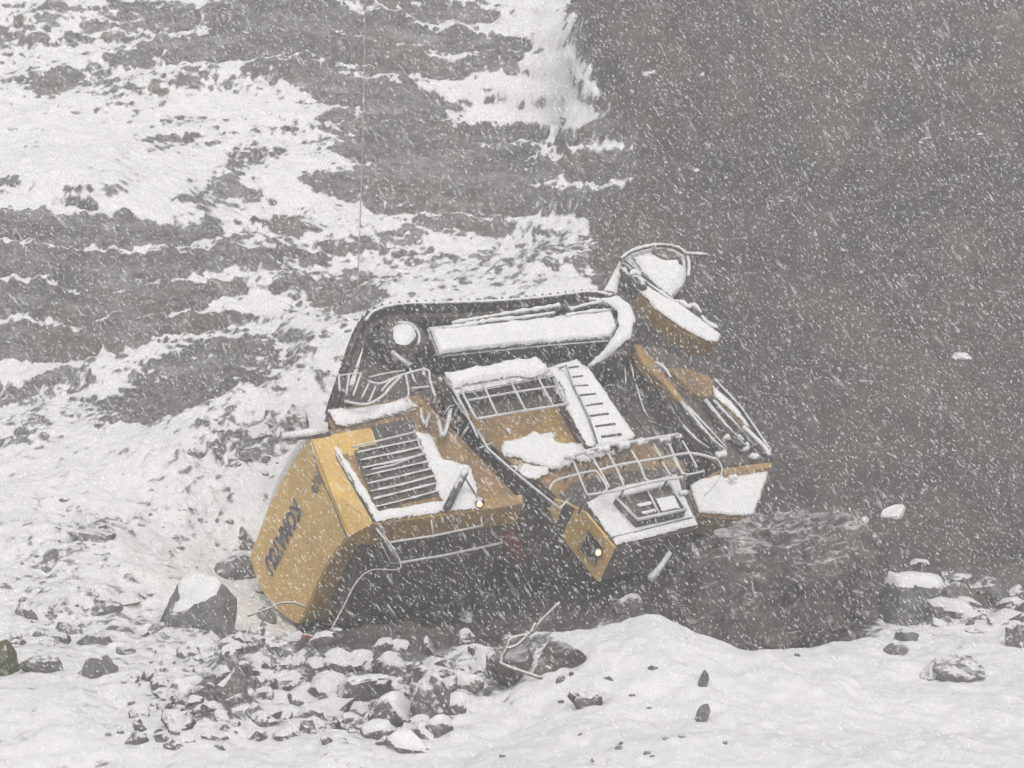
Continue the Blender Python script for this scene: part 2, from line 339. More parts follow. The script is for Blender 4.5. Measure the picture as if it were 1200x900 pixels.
Z += near * ((fbm(GX * .9, GY * .7, 71, 4) - .5) * .5 + (rubn - .5) * (.05 + np.clip(RUBM, 0, 1) * 1.1) + (fbm(GX * 6, GY * 6, 77, 3) - .5) * .035)
# smooth drift in front right
gz_y, gz_x = np.gradient(Z, YA, XA)
slope = np.hypot(gz_x, gz_y); gy0, gx0 = np.gradient(Z0, YA, XA); slope0 = np.hypot(gx0, gy0)
relief = np.clip((slope - slope0) * .5, -.4, .5)
strat = fbm(GX * .9, Z * 4.0 + GY * .4, 81, 5); bits = .5 * fbm(GX * 2.2, GY * 3.6, 91, 5, .65) + .5 * fbm(GX * 3.0, Z * 9.0, 93, 5, .65); fine = fbm(GX * 7, GY * 6, 95, 4, .7)
bare = (HILL * .70 + (strat - .5) * 1.2 * FAR + (bits - .5) * 2.0 + (fine - .5) * 1.6 - .17 + relief * (1.25 * FAR + .3)) * FAR
bare += (1 - FAR) * ((RUBM * 1.25) + (bits - .5) * 1.5 + (fine - .5) * 1.5 - .17 + relief * .35)
clean = sstep(20, -40, poly_sd(PXg, PYg, [(520, 960), (545, 860), (610, 800), (660, 765), (760, 735), (1000, 780), (1250, 760), (1300, 960)])) * (GY < 36)
bare -= clean * .30
bare += np.maximum(SOIL * 1.4, PITM * 1.4)
GROUND_T = Z
ter = grid_obj('ground', GX, GY, Z, 'ground', attrs={'bare': np.clip(bare, -.5, 1.6), 'soil': np.clip(np.maximum(SOIL, PITM), 0, 1)})
tag(ter, kind='structure')

def ground_z(x, y):
    i = int(np.clip(np.searchsorted(XA, x), 1, len(XA) - 1)); j = int(np.clip(np.searchsorted(YA, y), 1, len(YA) - 1))
    return float(Z[j, i])
def ground_hit(px, py, ymin=25.0):
    d = ray(px, py); d = d / d[1]
    y = ymin
    while y < 70:
        p = CAM + d * y
        if p[2] <= ground_z(p[0], y): return p
        y += 0.05
    return CAM + d * 60
# ------------------------------------------------------------------ the wrecked excavator, lying on its side
E1 = .825 * R + .145 * U + .545 * F; E1 /= np.linalg.norm(E1)
E2 = .48 * R - .687 * U - .545 * F; E2 -= E1 * (E1 @ E2); E2 /= np.linalg.norm(E2)
E3 = .295 * R + .71 * U - .637 * F; E3 -= E1 * (E1 @ E3); E3 -= E2 * (E2 @ E3); E3 /= np.linalg.norm(E3)
ORG = at_y(382, 513, 40.0)
def W(a, b, c): return ORG + a * E1 + b * E2 + c * E3
def pick(px, py, c, n=None, p0=None):
    """point of the plane c (or of any plane) seen at a photo pixel"""
    n = E3 if n is None else n; p0 = ORG + c * E3 if p0 is None else p0
    d = ray(px, py); return CAM + d * (((p0 - CAM) @ n) / (d @ n))
def loc(p): v = p - ORG; return np.array([v @ E1, v @ E2, v @ E3])
def prism(name, pxs, c, depth, mat, parent, bevel=0.0, direction=None, plane=None, p0=None):
    top = [pick(x, y, c, plane, p0) for x, y in pxs]; dv = -(E3 if direction is None else direction) * depth
    n = len(top); v = top + [t + dv for t in top]
    f = [list(range(n)), list(range(2 * n - 1, n - 1, -1))] + [[i, i + n, (i + 1) % n + n, (i + 1) % n] for i in range(n)]
    o = mesh_obj(name, v, f, mat, parent)
    b = bmesh.new(); b.from_mesh(o.data); bmesh.ops.recalc_face_normals(b, faces=b.faces)
    if bevel: bmesh.ops.bevel(b, geom=b.edges[:], offset=bevel, segments=2, affect='EDGES', clamp_overlap=True)
    b.to_mesh(o.data); b.free()
    return o
def tube_geo(P, r, seg=8, closed=False):
    P = [np.array(p, float) for p in P]; V = []; Fc = []
    n = len(P); up = None
    for i in range(n):
        a = P[(i - 1) % n] if (closed or i > 0) else P[i]; b = P[(i + 1) % n] if (closed or i < n - 1) else P[i]
        t = b - a; t /= np.linalg.norm(t) + 1e-9
        if up is None: up = np.cross(t, [0.3, 0.2, 0.9])
        up = up - t * (up @ t); up /= np.linalg.norm(up) + 1e-9; s = np.cross(t, up)
        rr = r[i] if hasattr(r, '__len__') else r
        for k in range(seg):
            q = 2 * math.pi * k / seg; V.append(P[i] + rr * (math.cos(q) * up + math.sin(q) * s))
    m = n if closed else n - 1
    for i in range(m):
        for k in range(seg):
            a = i * seg + k; b = i * seg + (k + 1) % seg; j = (i + 1) % n
            Fc.append([a, b, j * seg + (k + 1) % seg, j * seg + k])
    if not closed: Fc += [list(range(seg))[::-1], [(n - 1) * seg + k for k in range(seg)]]
    return V, Fc
def merge(parts):
    V = []; Fc = []
    for v, f in parts:
        o = len(V); V += list(v); Fc += [[i + o for i in q] for q in f]
    return V, Fc
def smooth_path(P, k=6, closed=False):
    P = [np.array(p, float) for p in P]; n = len(P); out = []
    rng_ = range(n if closed else n - 1)
    for i in rng_:
        g = lambda j: P[j % n] if closed else P[max(0, min(n - 1, j))]
        p0, p1, p2, p3 = g(i - 1), g(i), g(i + 1), g(i + 2)
        for s in range(k):
            t = s / k; out.append(.5 * (2 * p1 + (p2 - p0) * t + (2 * p0 - 5 * p1 + 4 * p2 - p3) * t * t + (3 * p1 - p0 - 3 * p2 + p3) * t ** 3))
    if not closed: out.append(P[-1])
    return out
def rails(name, lines, c, r, mat, parent):
    o = mesh_obj(name, *merge([tube_geo([pick(x, y, c if len(l) < 1 or not isinstance(c, dict) else 0) for x, y in l], r) for l in lines]), mat, parent, True)
    return o
def bar3(name, P, r, mat, parent, smooth=True): return mesh_obj(name, *tube_geo(P, r), mat, parent, smooth)
def snow_pad(name, pxs, c, th, parent, rag=0.06, seed=0, step=0.016, edge=0.10):
    L = np.array([loc(pick(x, y, c))[:2] for x, y in pxs])
    a = np.arange(L[:, 0].min() - .1, L[:, 0].max() + .1, step); b = np.arange(L[:, 1].min() - .1, L[:, 1].max() + .1, step)
    A, B = np.meshgrid(a, b); sd_ = poly_sd(A, B, [tuple(q) for q in L])
    sd_ = sd_ + (fbm(A * 3.5, B * 3.5, seed + 300, 4) - .5) * rag * 3
    H = th * np.sqrt(np.clip(-sd_ / edge, 0, 1)) * (.55 + .9 * fbm(A * 1.8, B * 1.8, seed + 310, 4)) + .004
    inside = sd_ < 0
    keep = inside[:-1, :-1] & inside[:-1, 1:] & inside[1:, 1:] & inside[1:, :-1]
    P = ORG + A[..., None] * E1 + B[..., None] * E2 + (c + H)[..., None] * E3
    o = grid_obj(name, P[..., 0], P[..., 1], P[..., 2], 'snow', keep)
    b_ = bmesh.new(); b_.from_mesh(o.data); bmesh.ops.delete(b_, geom=[v for v in b_.verts if not v.link_faces], context='VERTS')
    b_.to_mesh(o.data); b_.free(); o.parent = parent
    if parent is not None: o.matrix_parent_inverse = parent.matrix_world.inverted()
    return o

root = bpy.data.objects.new('wrecked_excavator', None); COL.objects.link(root)
root.location = W(4.0, 1.0, -3.0); bpy.context.view_layer.update()
tag(root, 'wrecked yellow mining excavator lying on its side, snow-covered, in the rocky pit', 'excavator')

# rear counterweight: the big yellow panel with the lettering
PA = W(-.42, 0, 0)
panel_px = [(363, 513), (343, 540), (316, 588), (292, 651), (298, 673), (306, 692), (319, 710), (334, 724), (350, 732), (360, 713), (370, 690), (383, 662), (395, 644), (409, 628), (398, 605), (384, 572)]
cw = prism('counterweight', panel_px, 0, 1.3, 'yellow', root, .03, -E1, E1, PA)
T = pick(363, 513, 0, E1, PA); RT = pick(409, 628, 0, E1, PA); Tm = pick(386, 574, 0, E1, PA); T2 = pick(382, 513, 0); R2 = pick(439, 612, 0)
ch = [T + E1 * .02, Tm + E1 * .02, RT + E1 * .02, R2, T2]; inn = [p - E3 * .35 + E1 * .25 for p in ch]
mesh_obj('corner_panel', ch + inn, [[0, 1, 2, 3, 4], [9, 8, 7, 6, 5]] + [[i, (i + 1) % 5, (i + 1) % 5 + 5, i + 5] for i in range(5)], 'yellow', cw)
# seams of the panel
bar3('seam', [p - E1 * .015 for p in (pick(365, 517, 0, E1, PA), pick(373, 552, 0, E1, PA), pick(387, 580, 0, E1, PA), pick(407, 628, 0, E1, PA))], .014, 'steel', cw)
bar3('corner_seam', [p + E3 * .01 for p in (T2, .5 * (T2 + R2), R2)], .03, 'steel', cw)
def lettering(body, p, size, width, mat, parent, name):
    cu = bpy.data.curves.new(name, 'FONT'); cu.body = body; cu.size = size; cu.extrude = .006; cu.align_y = 'CENTER'
    cu.offset = .02
    tmp = bpy.data.objects.new(name, cu); COL.objects.link(tmp); bpy.context.view_layer.update()
    me = bpy.data.meshes.new_from_object(tmp); bpy.data.objects.remove(tmp)
    co = np.array([v.co[:] for v in me.vertices]); co[:, 0] *= width / max(1e-6, co[:, 0].max())
    xx = pick(311, 671, 0, E1, PA) - pick(349, 592, 0, E1, PA); xx /= np.linalg.norm(xx); zz = -E1; yy = np.cross(zz, xx)
    Pn = p + co[:, :1] * xx + co[:, 1:2] * yy + co[:, 2:3] * zz
    me.vertices.foreach_set('co', Pn.astype(np.float32).ravel()); me.update(); me.materials.clear(); me.materials.append(M[mat])
    o = bpy.data.objects.new(name, me); COL.objects.link(o); o.parent = parent; return o
pt0 = pick(349, 592, 0, E1, PA - E1 * .012)
lettering('KOMATSU', pt0, .50, 2.02, 'navy', cw, 'lettering')
q0 = pick(374, 557, 0, E1, PA - E1 * .012); bars = []
for k in range(4):
    c0 = q0 - E3 * (.02 + .12 * k); hh = (.13, .10, .13, .08)[k]
    bars.append(tube_geo([c0 - E2 * hh, c0 - E3 * .03 + E2 * hh], .028, 6))
mesh_obj('faded_marking', *merge(bars), 'greylet', cw)
snow_side = [(366, 509), (352, 522), (341, 541), (330, 560), (320, 580), (314, 590)]
bar3('snow_cover', [pick(x, y, 0, E1, PA) + E1 * (.10) - E2 * .06 for x, y in snow_side], [.05, .1, .12, .1, .07, .03], 'snow', cw)

# the body beneath the side deck: dark roof face hangs over the pit
hull = prism('engine_housing', [(392, 495), (500, 472), (613, 590), (524, 602), (441, 614)], -.05, 2.7, 'dark', root, .05)
# upper edge strip of roof face in yellow
prism('side_sill', [(384, 513), (397, 511), (448, 601), (528, 590), (612, 579), (614, 590), (524, 603), (440, 615)], .02, .55, 'bare_yellow', root, .01)
deck = prism('engine_deck', [(385, 492), (392, 480), (492, 462), (612, 588), (524, 600), (441, 612)], 0, .06, 'rust', root, .01)
snow_pad('snow_cover', [(386, 484), (478, 468), (490, 478), (404, 502), (392, 500)], .05, .10, deck, seed=2)
prism('engine_box', [(388, 482), (478, 468), (489, 479), (405, 500)], .05, .12, 'steel', root, .02)
prism('grille_base', [(407, 506), (484, 492), (515, 580), (440, 596)], .03, .04, 'dark', root)
prism('shutter', [(410, 504), (482, 490), (490, 515), (422, 529)], .045, .02, 'dark', root)
for i in range(8):
    t = .2 + (i + .5) / 10.0
    x0, y0 = 409 + 31 * t, 507 + 91 * t; x1, y1 = 484 + 29 * t, 493 + 86 * t
    p0, p1 = pick(x0, y0, .05), pick(x1, y1, .05)
    q = E2 * .012; hh = E3 * .05
    V = [p0 - q, p1 - q, p1 + q, p0 + q]; V = V + [v + hh + E2 * .05 for v in V]
    s = mesh_obj('grille_slat', V, [[0, 1, 2, 3], [7, 6, 5, 4], [0, 4, 5, 1], [1, 5, 6, 2], [2, 6, 7, 3], [3, 7, 4, 0]], 'rust' if i > 2 else 'steel', root)
    sp = smooth_path([p0 + hh + E2 * .05, .5 * (p0 + p1) + hh + E2 * (.05 + .01 * (i % 3)) , p1 + hh + E2 * .05], 5)
    mesh_obj('snow_cover', *tube_geo(sp, [.008 + .018 * random.random() for _ in sp], 7), 'snow', s, True)
snow_pad('snow_cover', [(484, 506), (505, 509), (519, 540), (548, 548), (560, 574), (556, 590), (522, 592), (514, 580), (497, 530)], .03, .07, deck, seed=5)
snow_pad('snow_cover', [(383, 515), (391, 515), (444, 600), (524, 586), (560, 583), (560, 597), (524, 601), (440, 613)], .03, .06, deck, seed=6, rag=.03, edge=.05)
bar3('handrail', [pick(412, 524, .45), pick(450, 515, .45), pick(487, 506, .45), pick(483, 507, .1)], .02, 'rail', root)
bar3('handrail', [pick(436, 550, .45), pick(460, 545, .45), pick(497, 531, .45), pick(492, 523, .45), pick(489, 512, .45)], .02, 'rail', root)
ex = bar3('exhaust_pipe', [pick(523, 597, .12), pick(545, 553, .5)], [.075, .075], 'steel', root)
mesh_obj('snow_cover', *tube_geo([pick(541, 557, .56), pick(546, 551, .58)], [.05, .06]), 'snow', ex, True)
bar3('brace', [pick(543, 556, .4), pick(556, 578, .1), pick(562, 590, .05)], .02, 'steel', root)
lm = bar3('lamp_housing', [pick(561, 592, .05), pick(561, 592, .05) + E3 * .10 - F * .05], [.08, .09], 'steel', root)
pl = pick(562, 591, .15)
mesh_obj('lamp_lens', *tube_geo([pl - F * .02, pl - F * .05, pl - F * .07], [.055, .05, .02], 12), 'lamp', lm, True)
# railing under the roof edge
pr = W(0, 0, 0); cb = loc(pick(525, 600, 0))
rl = [(454, 636), (508, 628), (565, 616)]; r2 = [(466, 660), (525, 650), (589, 636)]
PB = pick(440, 614, 0); nB = E2
def pb(x, y, off=.35): return pick(x, y, 0, E2, PB + E2 * off)
mesh_obj('roof_railing', *merge([tube_geo([pb(*q) for q in rl], .022), tube_geo([pb(*q) for q in r2], .026), tube_geo([pb(454, 636), pb(466, 660)], .026), tube_geo([pb(440, 618, .02), pb(454, 636), pb(459, 650)], .02),
     tube_geo([pb(446, 636, .2), pb(458, 660, .3), pb(466, 660)], .015), tube_geo([pb(508, 628), pb(504, 602, .02)], .018), tube_geo([pb(565, 616), pb(562, 596, .02)], .018)]), 'rail', root, True)
rc = mesh_obj('fire_bottle', *tube_geo(smooth_path([pb(590, 620, .1), pb(594, 628, .1), pb(604, 646, .1), pb(608, 653, .1)], 3), [.10, .14, .17, .18, .18, .18, .18, .15, .12, .07], 12), 'red', root, True)
cbl = smooth_path([pick(447, 622, 0, E2, PB), at_y(470, 664, 37.2), at_y(436, 668, 36.6), at_y(418, 682, 36.2), at_y(402, 712, 35.8), at_y(388, 738, 35.3)], 8)
bar3('cable', cbl, .014, 'rope', root)

# bar that sticks out behind the counterweight, its snow on it
sb = bar3('spar', [pick(332, 514, .2), pick(360, 510, .2), pick(386, 508, .15)], [.06, .075, .08], 'steel', root)
mesh_obj('snow_cover', *tube_geo([pick(331, 511, .26), pick(360, 507, .26), pick(383, 505, .2)], [.05, .075, .06]), 'snow', sb, True)

# ---- middle block
mid = prism('machinery_house', [(524, 446), (640, 424), (745, 518), (800, 545), (800, 560), (700, 590), (655, 585), (600, 545), (545, 480)], -.04, 2.2, 'dark', root, .05)
bay = prism('side_door', [(537, 470), (655, 446), (668, 474), (700, 524), (668, 545), (610, 552), (570, 515)], .02, .05, 'bare_yellow', root, .01)
prism('deck_plate', [(610, 545), (690, 520), (760, 520), (800, 540), (805, 560), (700, 590), (660, 590), (640, 570)], -.01, .05, 'rust', root)
snow_pad('snow_cover', [(580, 516), (608, 514), (622, 506), (650, 508), (660, 522), (682, 516), (712, 520), (728, 528), (690, 542), (640, 552), (606, 540), (592, 530)], .03, .10, bay, seed=8, rag=.14)
snow_pad('snow_cover', [(586, 498), (604, 500), (600, 512), (588, 508)], .03, .06, bay, seed=9, rag=.1)
snow_pad('snow_cover', [(600, 548), (640, 546), (652, 560), (622, 566)], .03, .05, bay, seed=12, rag=.16)
ledge = prism('walkway_ledge', [(519, 441), (628, 420), (650, 440), (535, 462)], .55, .5, 'steel', root, .02)
snow_pad('snow_cover', [(517, 438), (536, 436), (628, 418), (634, 424), (648, 438), (630, 444), (600, 443), (560, 450), (530, 456)], .56, .12, ledge, seed=10, rag=.06)
prism('walkway_floor', [(537, 462), (652, 440), (664, 470), (560, 490)], .06, .04, 'dark', root)
G = lambda x, y, c=.55: pick(x, y, c)
mesh_obj('handrail', *merge([tube_geo([G(*a), G(*b)], r * .82) for a, b, r in [
    ((524, 442), (545, 481), .035), ((539, 455), (558, 491), .030), ((566, 450), (583, 487), .028), ((597, 444), (616, 481), .028), ((629, 440), (648, 475), .028), ((651, 453), (660, 471), .02),
    ((549, 469), (600, 460), .028), ((600, 460), (655, 452), .028), ((558, 491), (610, 482), .034), ((610, 482), (667, 473), .034), ((545, 481), (560, 513), .022), ((667, 473), (663, 481), .02), ((655, 452), (652, 462), .02)]]), 'rail', root, True)
mesh_obj('handrail', *merge([tube_geo([pick(x, y, c) for x, y, c in l], r) for l, r in [
    ([(560, 505, .3), (572, 526, .3), (604, 554, .3), (656, 596, .3)], .024), ([(562, 525, .3), (580, 518, .1)], .018), ([(603, 552, .3), (612, 543, .1)], .018), ([(656, 596, .3), (667, 584, .1)], .024), ([(540, 471, .3), (531, 490, 0)], .018), ([(549, 500, .3), (540, 513, 0)], .024), ([(524, 445, .5), (533, 470, .4), (560, 505, .3)], .02)]]), 'rail', root, True)
# stairs that lie along the side, snowed up
stair = prism('stairway', [(642, 430), (676, 423), (690, 430), (744, 514), (724, 522), (690, 522), (662, 474)], .28, .3, 'steel', root, .02)
snow_pad('snow_cover', [(640, 432), (676, 421), (683, 432), (693, 437), (745, 512), (724, 522), (688, 524), (664, 480), (660, 458)], .29, .06, stair, seed=14, rag=.02)
step_gaps = [(662, 432, 677, 430), (667, 443, 682, 441), (671, 453, 688, 452), (678, 464, 697, 462), (686, 476, 705, 473), (690, 488, 712, 485), (697, 500, 720, 497), (704, 512, 727, 509)]
for x0, y0, x1, y1 in step_gaps:
    p0, p1 = pick(x0, y0, .34), pick(x1, y1, .34); V = [p0, p1, p1 + E2 * .035, p0 + E2 * .035]; V = V + [v + E3 * .04 for v in V]
    s = mesh_obj('step_shadow_bar', V, [[0, 1, 2, 3], [7, 6, 5, 4], [0, 4, 5, 1], [1, 5, 6, 2], [2, 6, 7, 3], [3, 7, 4, 0]], 'dark', stair)  # dark bars stand in for the shadow gaps below the step edges
bar3('stair_rail', [pick(655, 432, .4), pick(664, 428, .5), pick(672, 452, .42), pick(690, 488, .42), pick(700, 520, .42)], .02, 'steel', stair)
prism('chassis', [(670, 440), (735, 405), (775, 440), (850, 540), (760, 545), (700, 500)], -1.0, .8, 'dark', root, .05)
# ---- lower right block (the cab)
cab_px = [(650, 583), (668, 566), (720, 552), (795, 545), (806, 572), (819, 618), (770, 630), (722, 641), (690, 602)]
cab = prism('operator_cab', cab_px, 0, .95, 'dark', root, .03)
endp = [pick(x, y, 0) for x, y in ((652, 584), (670, 590), (689, 601), (722, 641))]
lowp = [endp[0] - E3 * .30, endp[1] - E3 * .72, endp[2] - E3 * .95, endp[3] - E3 * .95]
out = lambda P, k: [p - E1 * k for p in P]
V = out(endp, .05) + out(lowp, .05) + out(endp, .0) + out(lowp, 0)
mesh_obj('cab_side', V, [[0, 1, 5, 4], [1, 2, 6, 5], [2, 3, 7, 6], [8, 12, 13, 9], [9, 13, 14, 10], [10, 14, 15, 11], [0, 8, 9, 1], [1, 9, 10, 2], [2, 10, 11, 3], [4, 5, 13, 12], [5, 6, 14, 13], [6, 7, 15, 14], [0, 4, 12, 8], [3, 11, 15, 7]], 'yellow', cab)
wa, wb = endp[2] * .75 + endp[3] * .25, endp[2] * .2 + endp[3] * .8
wv = [wa - E3 * .2, wb - E3 * .2, wb - E3 * .72, wa - E3 * .78]; wv = out(wv, .06) + out(wv, .05)
mesh_obj('cab_window', wv, [[0, 1, 2, 3], [7, 6, 5, 4], [0, 4, 5, 1], [1, 5, 6, 2], [2, 6, 7, 3], [3, 7, 4, 0]], 'glass', cab)
bar3('window_frame', out([wv[0], wv[1], wv[2], wv[3], wv[0]], .01), .025, 'rust', cab)
p = pick(701, 648, 0, E1, endp[2] - E1 * .1)
lh = bar3('lamp_housing', [p + F * .08, p], [.07, .08], 'steel', cab)
mesh_obj('lamp_lens', *tube_geo([p, p - F * .03, p - F * .05], [.055, .05, .02], 12), 'lamp', lh, True)
roofsnow = snow_pad('snow_cover', [(686, 590), (700, 583), (722, 572), (792, 556), (806, 590), (818, 616), (770, 628), (722, 640), (716, 632)], .01, .05, cab, seed=17, rag=.02, edge=.06)
bar3('roof_seam', [pick(712, 631, .07), pick(760, 619, .075), pick(812, 606, .07)], .014, 'steel', cab)
hb = prism('roof_hatch', [(721, 584), (786, 566), (804, 600), (747, 613)], .20, .2, 'dark', cab, .01)
mesh_obj('hatch_frame', *merge([tube_geo([pick(*a, .26), pick(*b, .26)], r) for a, b, r in [((722, 583), (747, 609), .03), ((747, 609), (804, 597), .036), ((804, 597), (785, 567), .028), ((785, 567), (722, 583), .03), ((759, 575), (773, 603), .022), ((733, 588), (760, 582), .0)] if r > 0]), 'rail', hb, True)
snow_pad('snow_cover', [(768, 585), (790, 581), (797, 596), (775, 600)], .21, .03, hb, seed=19, rag=.02, edge=.04)
snow_pad('snow_cover', [(745, 592), (762, 588), (765, 591), (747, 595)], .21, .03, hb, seed=20, rag=.02, edge=.03)
snow_pad('snow_cover', [(750, 600), (770, 596), (772, 599), (753, 604)], .21, .03, hb, seed=21, rag=.02, edge=.03)
# railings across the middle: two rows
c = .5
L2 = [([(662, 537), (707, 523), (740, 518), (795, 509)], .045), ([(702, 551), (729, 544), (773, 537), (809, 531), (840, 538)], .034), ([(688, 580), (709, 577), (731, 573), (762, 565), (782, 562), (800, 559)], .034),
 ([(644, 574), (647, 567), (654, 562), (680, 555), (696, 552), (702, 556), (711, 571), (708, 576)], .028), ([(672, 541), (688, 580)], .028), ([(695, 537), (703, 551), (714, 571)], .030), ([(713, 532), (724, 552), (732, 572)], .030), ([(740, 528), (750, 545), (756, 560), (762, 564)], .030),
 ([(767, 522), (775, 536)], .026), ([(776, 541), (786, 558)], .026), ([(784, 520), (792, 538), (800, 556)], .030), ([(789, 537), (797, 550), (805, 556), (825, 552)], .028), ([(800, 517), (808, 531), (817, 548)], .026), ([(840, 538), (846, 548), (842, 562), (826, 580)], .02), ([(809, 531), (825, 534), (840, 538)], .034)]
mesh_obj('handrail', *merge([tube_geo(smooth_path([pick(x, y, c) for x, y in l], 4), r * .8) for l, r in L2]), 'rail', root, True)
for x, y in ((672, 541), (695, 537), (740, 528), (784, 520), (688, 580), (731, 573), (782, 562), (800, 517)): mesh_obj('rail_post', *tube_geo([pick(x, y, c), pick(x, y, c) - E3 * .5], .022, 6), 'steel', root, True)
for i, (x, y, w_) in enumerate([(668, 536, .10), (690, 531, .09), (706, 526, .13), (730, 522, .12), (752, 518, .13), (778, 515, .11), (794, 512, .06), (845, 533, .12), (858, 560, .08), (800, 578, .08)]):
    p = pick(x, y, c * (.9 if i < 7 else .2)); pth = [p - E1 * w_ * 1.1, p - E1 * .03 + E3 * .02, p + E1 * .04 + E3 * .01, p + E1 * w_ * 1.1]
    mesh_obj('snow_clump', *tube_geo(smooth_path(pth, 3), [.02] + [w_ * (.4 + .45 * random.random()) for _ in range(8)] + [.02], 8), 'snow', root, True)
# white end box at the right
box = prism('boom_foot', [(820, 562), (846, 549), (905, 543), (895, 575), (882, 607), (850, 607), (818, 603), (806, 575)], -.1, .55, 'rust', root, .03)
snow_pad('snow_cover', [(808, 570), (820, 562), (846, 556), (902, 549), (894, 575), (882, 605), (850, 605), (818, 602)], -.09, .06, box, seed=23, rag=.02, edge=.05)
prism('edge_beam', [(845, 549), (905, 541), (904, 548), (850, 556)], .06, .16, 'bare_yellow', root, .01)
bar3('foot_bracket', [pick(880, 592, -.1), pick(884, 607, -.2)], .06, 'rail', root)
pp = [pick(762, 680, -.25), pick(764, 677, -.2), pick(774, 665, -.1), pick(785, 648, 0)]
bp = bar3('broken_pipe', pp, [.06, .085, .06, .05], 'rail', cab)
# boom: a long box beam with pipes on it
boom = prism('boom', [(742, 404), (770, 404), (800, 418), (838, 446), (868, 478), (903, 528), (905, 542), (850, 548), (822, 528), (796, 490), (770, 446)], -.3, .8, 'dark', root, .05)
prism('boom_flange', [(741, 402), (752, 404), (772, 428), (800, 466), (797, 472), (776, 448), (752, 424)], -.18, .25, 'bare_yellow', boom, .02)
prism('boom_flange', [(783, 430), (800, 430), (832, 440), (838, 452), (833, 466), (815, 462), (797, 446)], -.12, .3, 'rust', boom, .02)
fl = prism('boom_flange', [(834, 450), (846, 462), (872, 492), (884, 508), (876, 506), (856, 484), (838, 468)], -.12, .3, 'bare_yellow', boom, .02)
snow_pad('snow_cover', [(833, 452), (844, 462), (862, 480), (880, 502), (874, 500), (856, 482), (836, 466)], -.11, .07, fl, seed=25, rag=.03, edge=.05)
bar3('boom_edge', [pick(838, 446, -.15), pick(868, 478, -.15), pick(902, 527, -.15), pick(903, 541, -.15)], .04, 'steel', boom)
for l, r in [([(768, 424), (778, 430), (786, 442)], .025), ([(871, 500), (884, 512), (896, 524), (902, 534)], .045)]: mesh_obj('snow_cover', *tube_geo(smooth_path([pick(x, y, -.08) for x, y in l], 5), r), 'snow', boom, True)
for l, r in [([(798, 472), (815, 494), (835, 518), (850, 530)], .065), ([(806, 478), (830, 504), (850, 526)], .05), ([(826, 470), (848, 498), (872, 524)], .07), ([(836, 470), (860, 496), (884, 524)], .05), ([(800, 500), (815, 516), (830, 527)], .05)]:
    P = [pick(x, y, -.12) for x, y in l]; hc = bar3('hydraulic_cylinder', P, r, 'steel', boom)
    mesh_obj('snow_cover', *tube_geo([q + E3 * r * .9 for q in P], [.006 + random.random() * .012 for _ in P], 6), 'snow', hc, True)
for i in range(14):
    t = i / 13; x = 845 + 50 * t + random.uniform(-8, 8); y = 505 + 28 * t + random.uniform(-8, 8)
    p = pick(x, y, -.2); w_ = random.uniform(.03, .07)
    mesh_obj('snow_clump', *tube_geo([p - E1 * w_ * 1.5, p + E3 * .04, p + E1 * w_ * 1.4 + E3 * .01], [w_ * .4, w_, w_ * .4], 7), 'snow', boom, True)
for l in [[(738, 424), (742, 440), (740, 470), (736, 478)], [(732, 430), (733, 450), (726, 470)], [(700, 460), (716, 452), (730, 470), (752, 500)], [(745, 450), (760, 490), (790, 505)]]:
    bar3('hose', smooth_path([pick(x, y, -.6 + .3 * math.sin(i * 1.7)) for i, (x, y) in enumerate(l)], 6), .022, 'steel', root)

# ---- stick, snowed over, and the bucket beyond it
stick = prism('stick', [(748, 341), (760, 333), (780, 345), (810, 368), (845, 394), (841, 402), (828, 402), (800, 388), (768, 364)], -.2, .42, 'bare_yellow', root, .04)
snow_pad('snow_cover', [(748, 341), (760, 333), (780, 345), (810, 368), (845, 393), (841, 402), (828, 401), (800, 387), (768, 364)], -.19, .09, stick, seed=27, rag=.015, edge=.07)
bar3('stick_edge', [pick(733, 310, -.1), pick(760, 334, -.1), pick(790, 356, -.15), pick(846, 392, -.2)], .035, 'steel', stick)
mesh_obj('snow_cover', *merge([tube_geo(smooth_path([pick(x, y, -.1) for x, y in l], 3), [.02] + [random.uniform(.025, .06) for _ in range(3 * (len(l) - 1) - 1)] + [.02]) for l in [[(790, 352), (800, 354), (806, 360)], [(806, 360), (813, 357), (822, 366)], [(822, 370), (830, 378), (842, 384)]]]), 'snow', stick, True)
bk = prism('bucket', [(727, 303), (745, 292), (768, 287), (790, 290), (806, 300), (806, 322), (800, 336), (786, 350), (770, 338), (748, 320)], -.15, .7, 'steel', root, .06)
snow_pad('snow_cover', [(741, 303), (764, 296), (786, 304), (804, 304), (806, 322), (800, 336), (786, 349), (768, 336), (750, 318)], -.14, .16, bk, seed=29, rag=.02, edge=.22)
rim = smooth_path([pick(x, y, .02) for x, y in ((727, 304), (742, 294), (768, 288), (790, 290), (803, 298), (807, 312), (806, 324))], 5)
rm = bar3('bucket_rim', rim, .045, 'steel', bk)
mesh_obj('snow_cover', *tube_geo([q + E3 * .04 for q in rim], [.02 + random.random() * .02 for _ in rim], 6), 'snow', rm, True)
lip = smooth_path([pick(x, y, .04) for x, y in ((766, 292), (768, 298), (780, 303), (794, 303), (798, 310))], 4)
bar3('bucket_lip', lip, .05, 'dark', bk)
prism('bucket_inner_shade', [(767, 291), (780, 290), (793, 296), (792, 301), (778, 301), (768, 297)], .03, .1, 'dark', bk, .02)  # shade inside the bucket, made as a solid dark block
bar3('bucket_link', smooth_path([pick(x, y, -.05) for x, y in ((730, 316), (736, 326), (748, 328), (754, 338))], 4), .09, 'steel', bk)
mesh_obj('snow_cover', *tube_geo(smooth_path([pick(x, y, .06) for x, y in ((738, 322), (744, 318), (751, 322))], 3), [.02, .05, .06, .06, .05, .04, .02]), 'snow', bk, True)
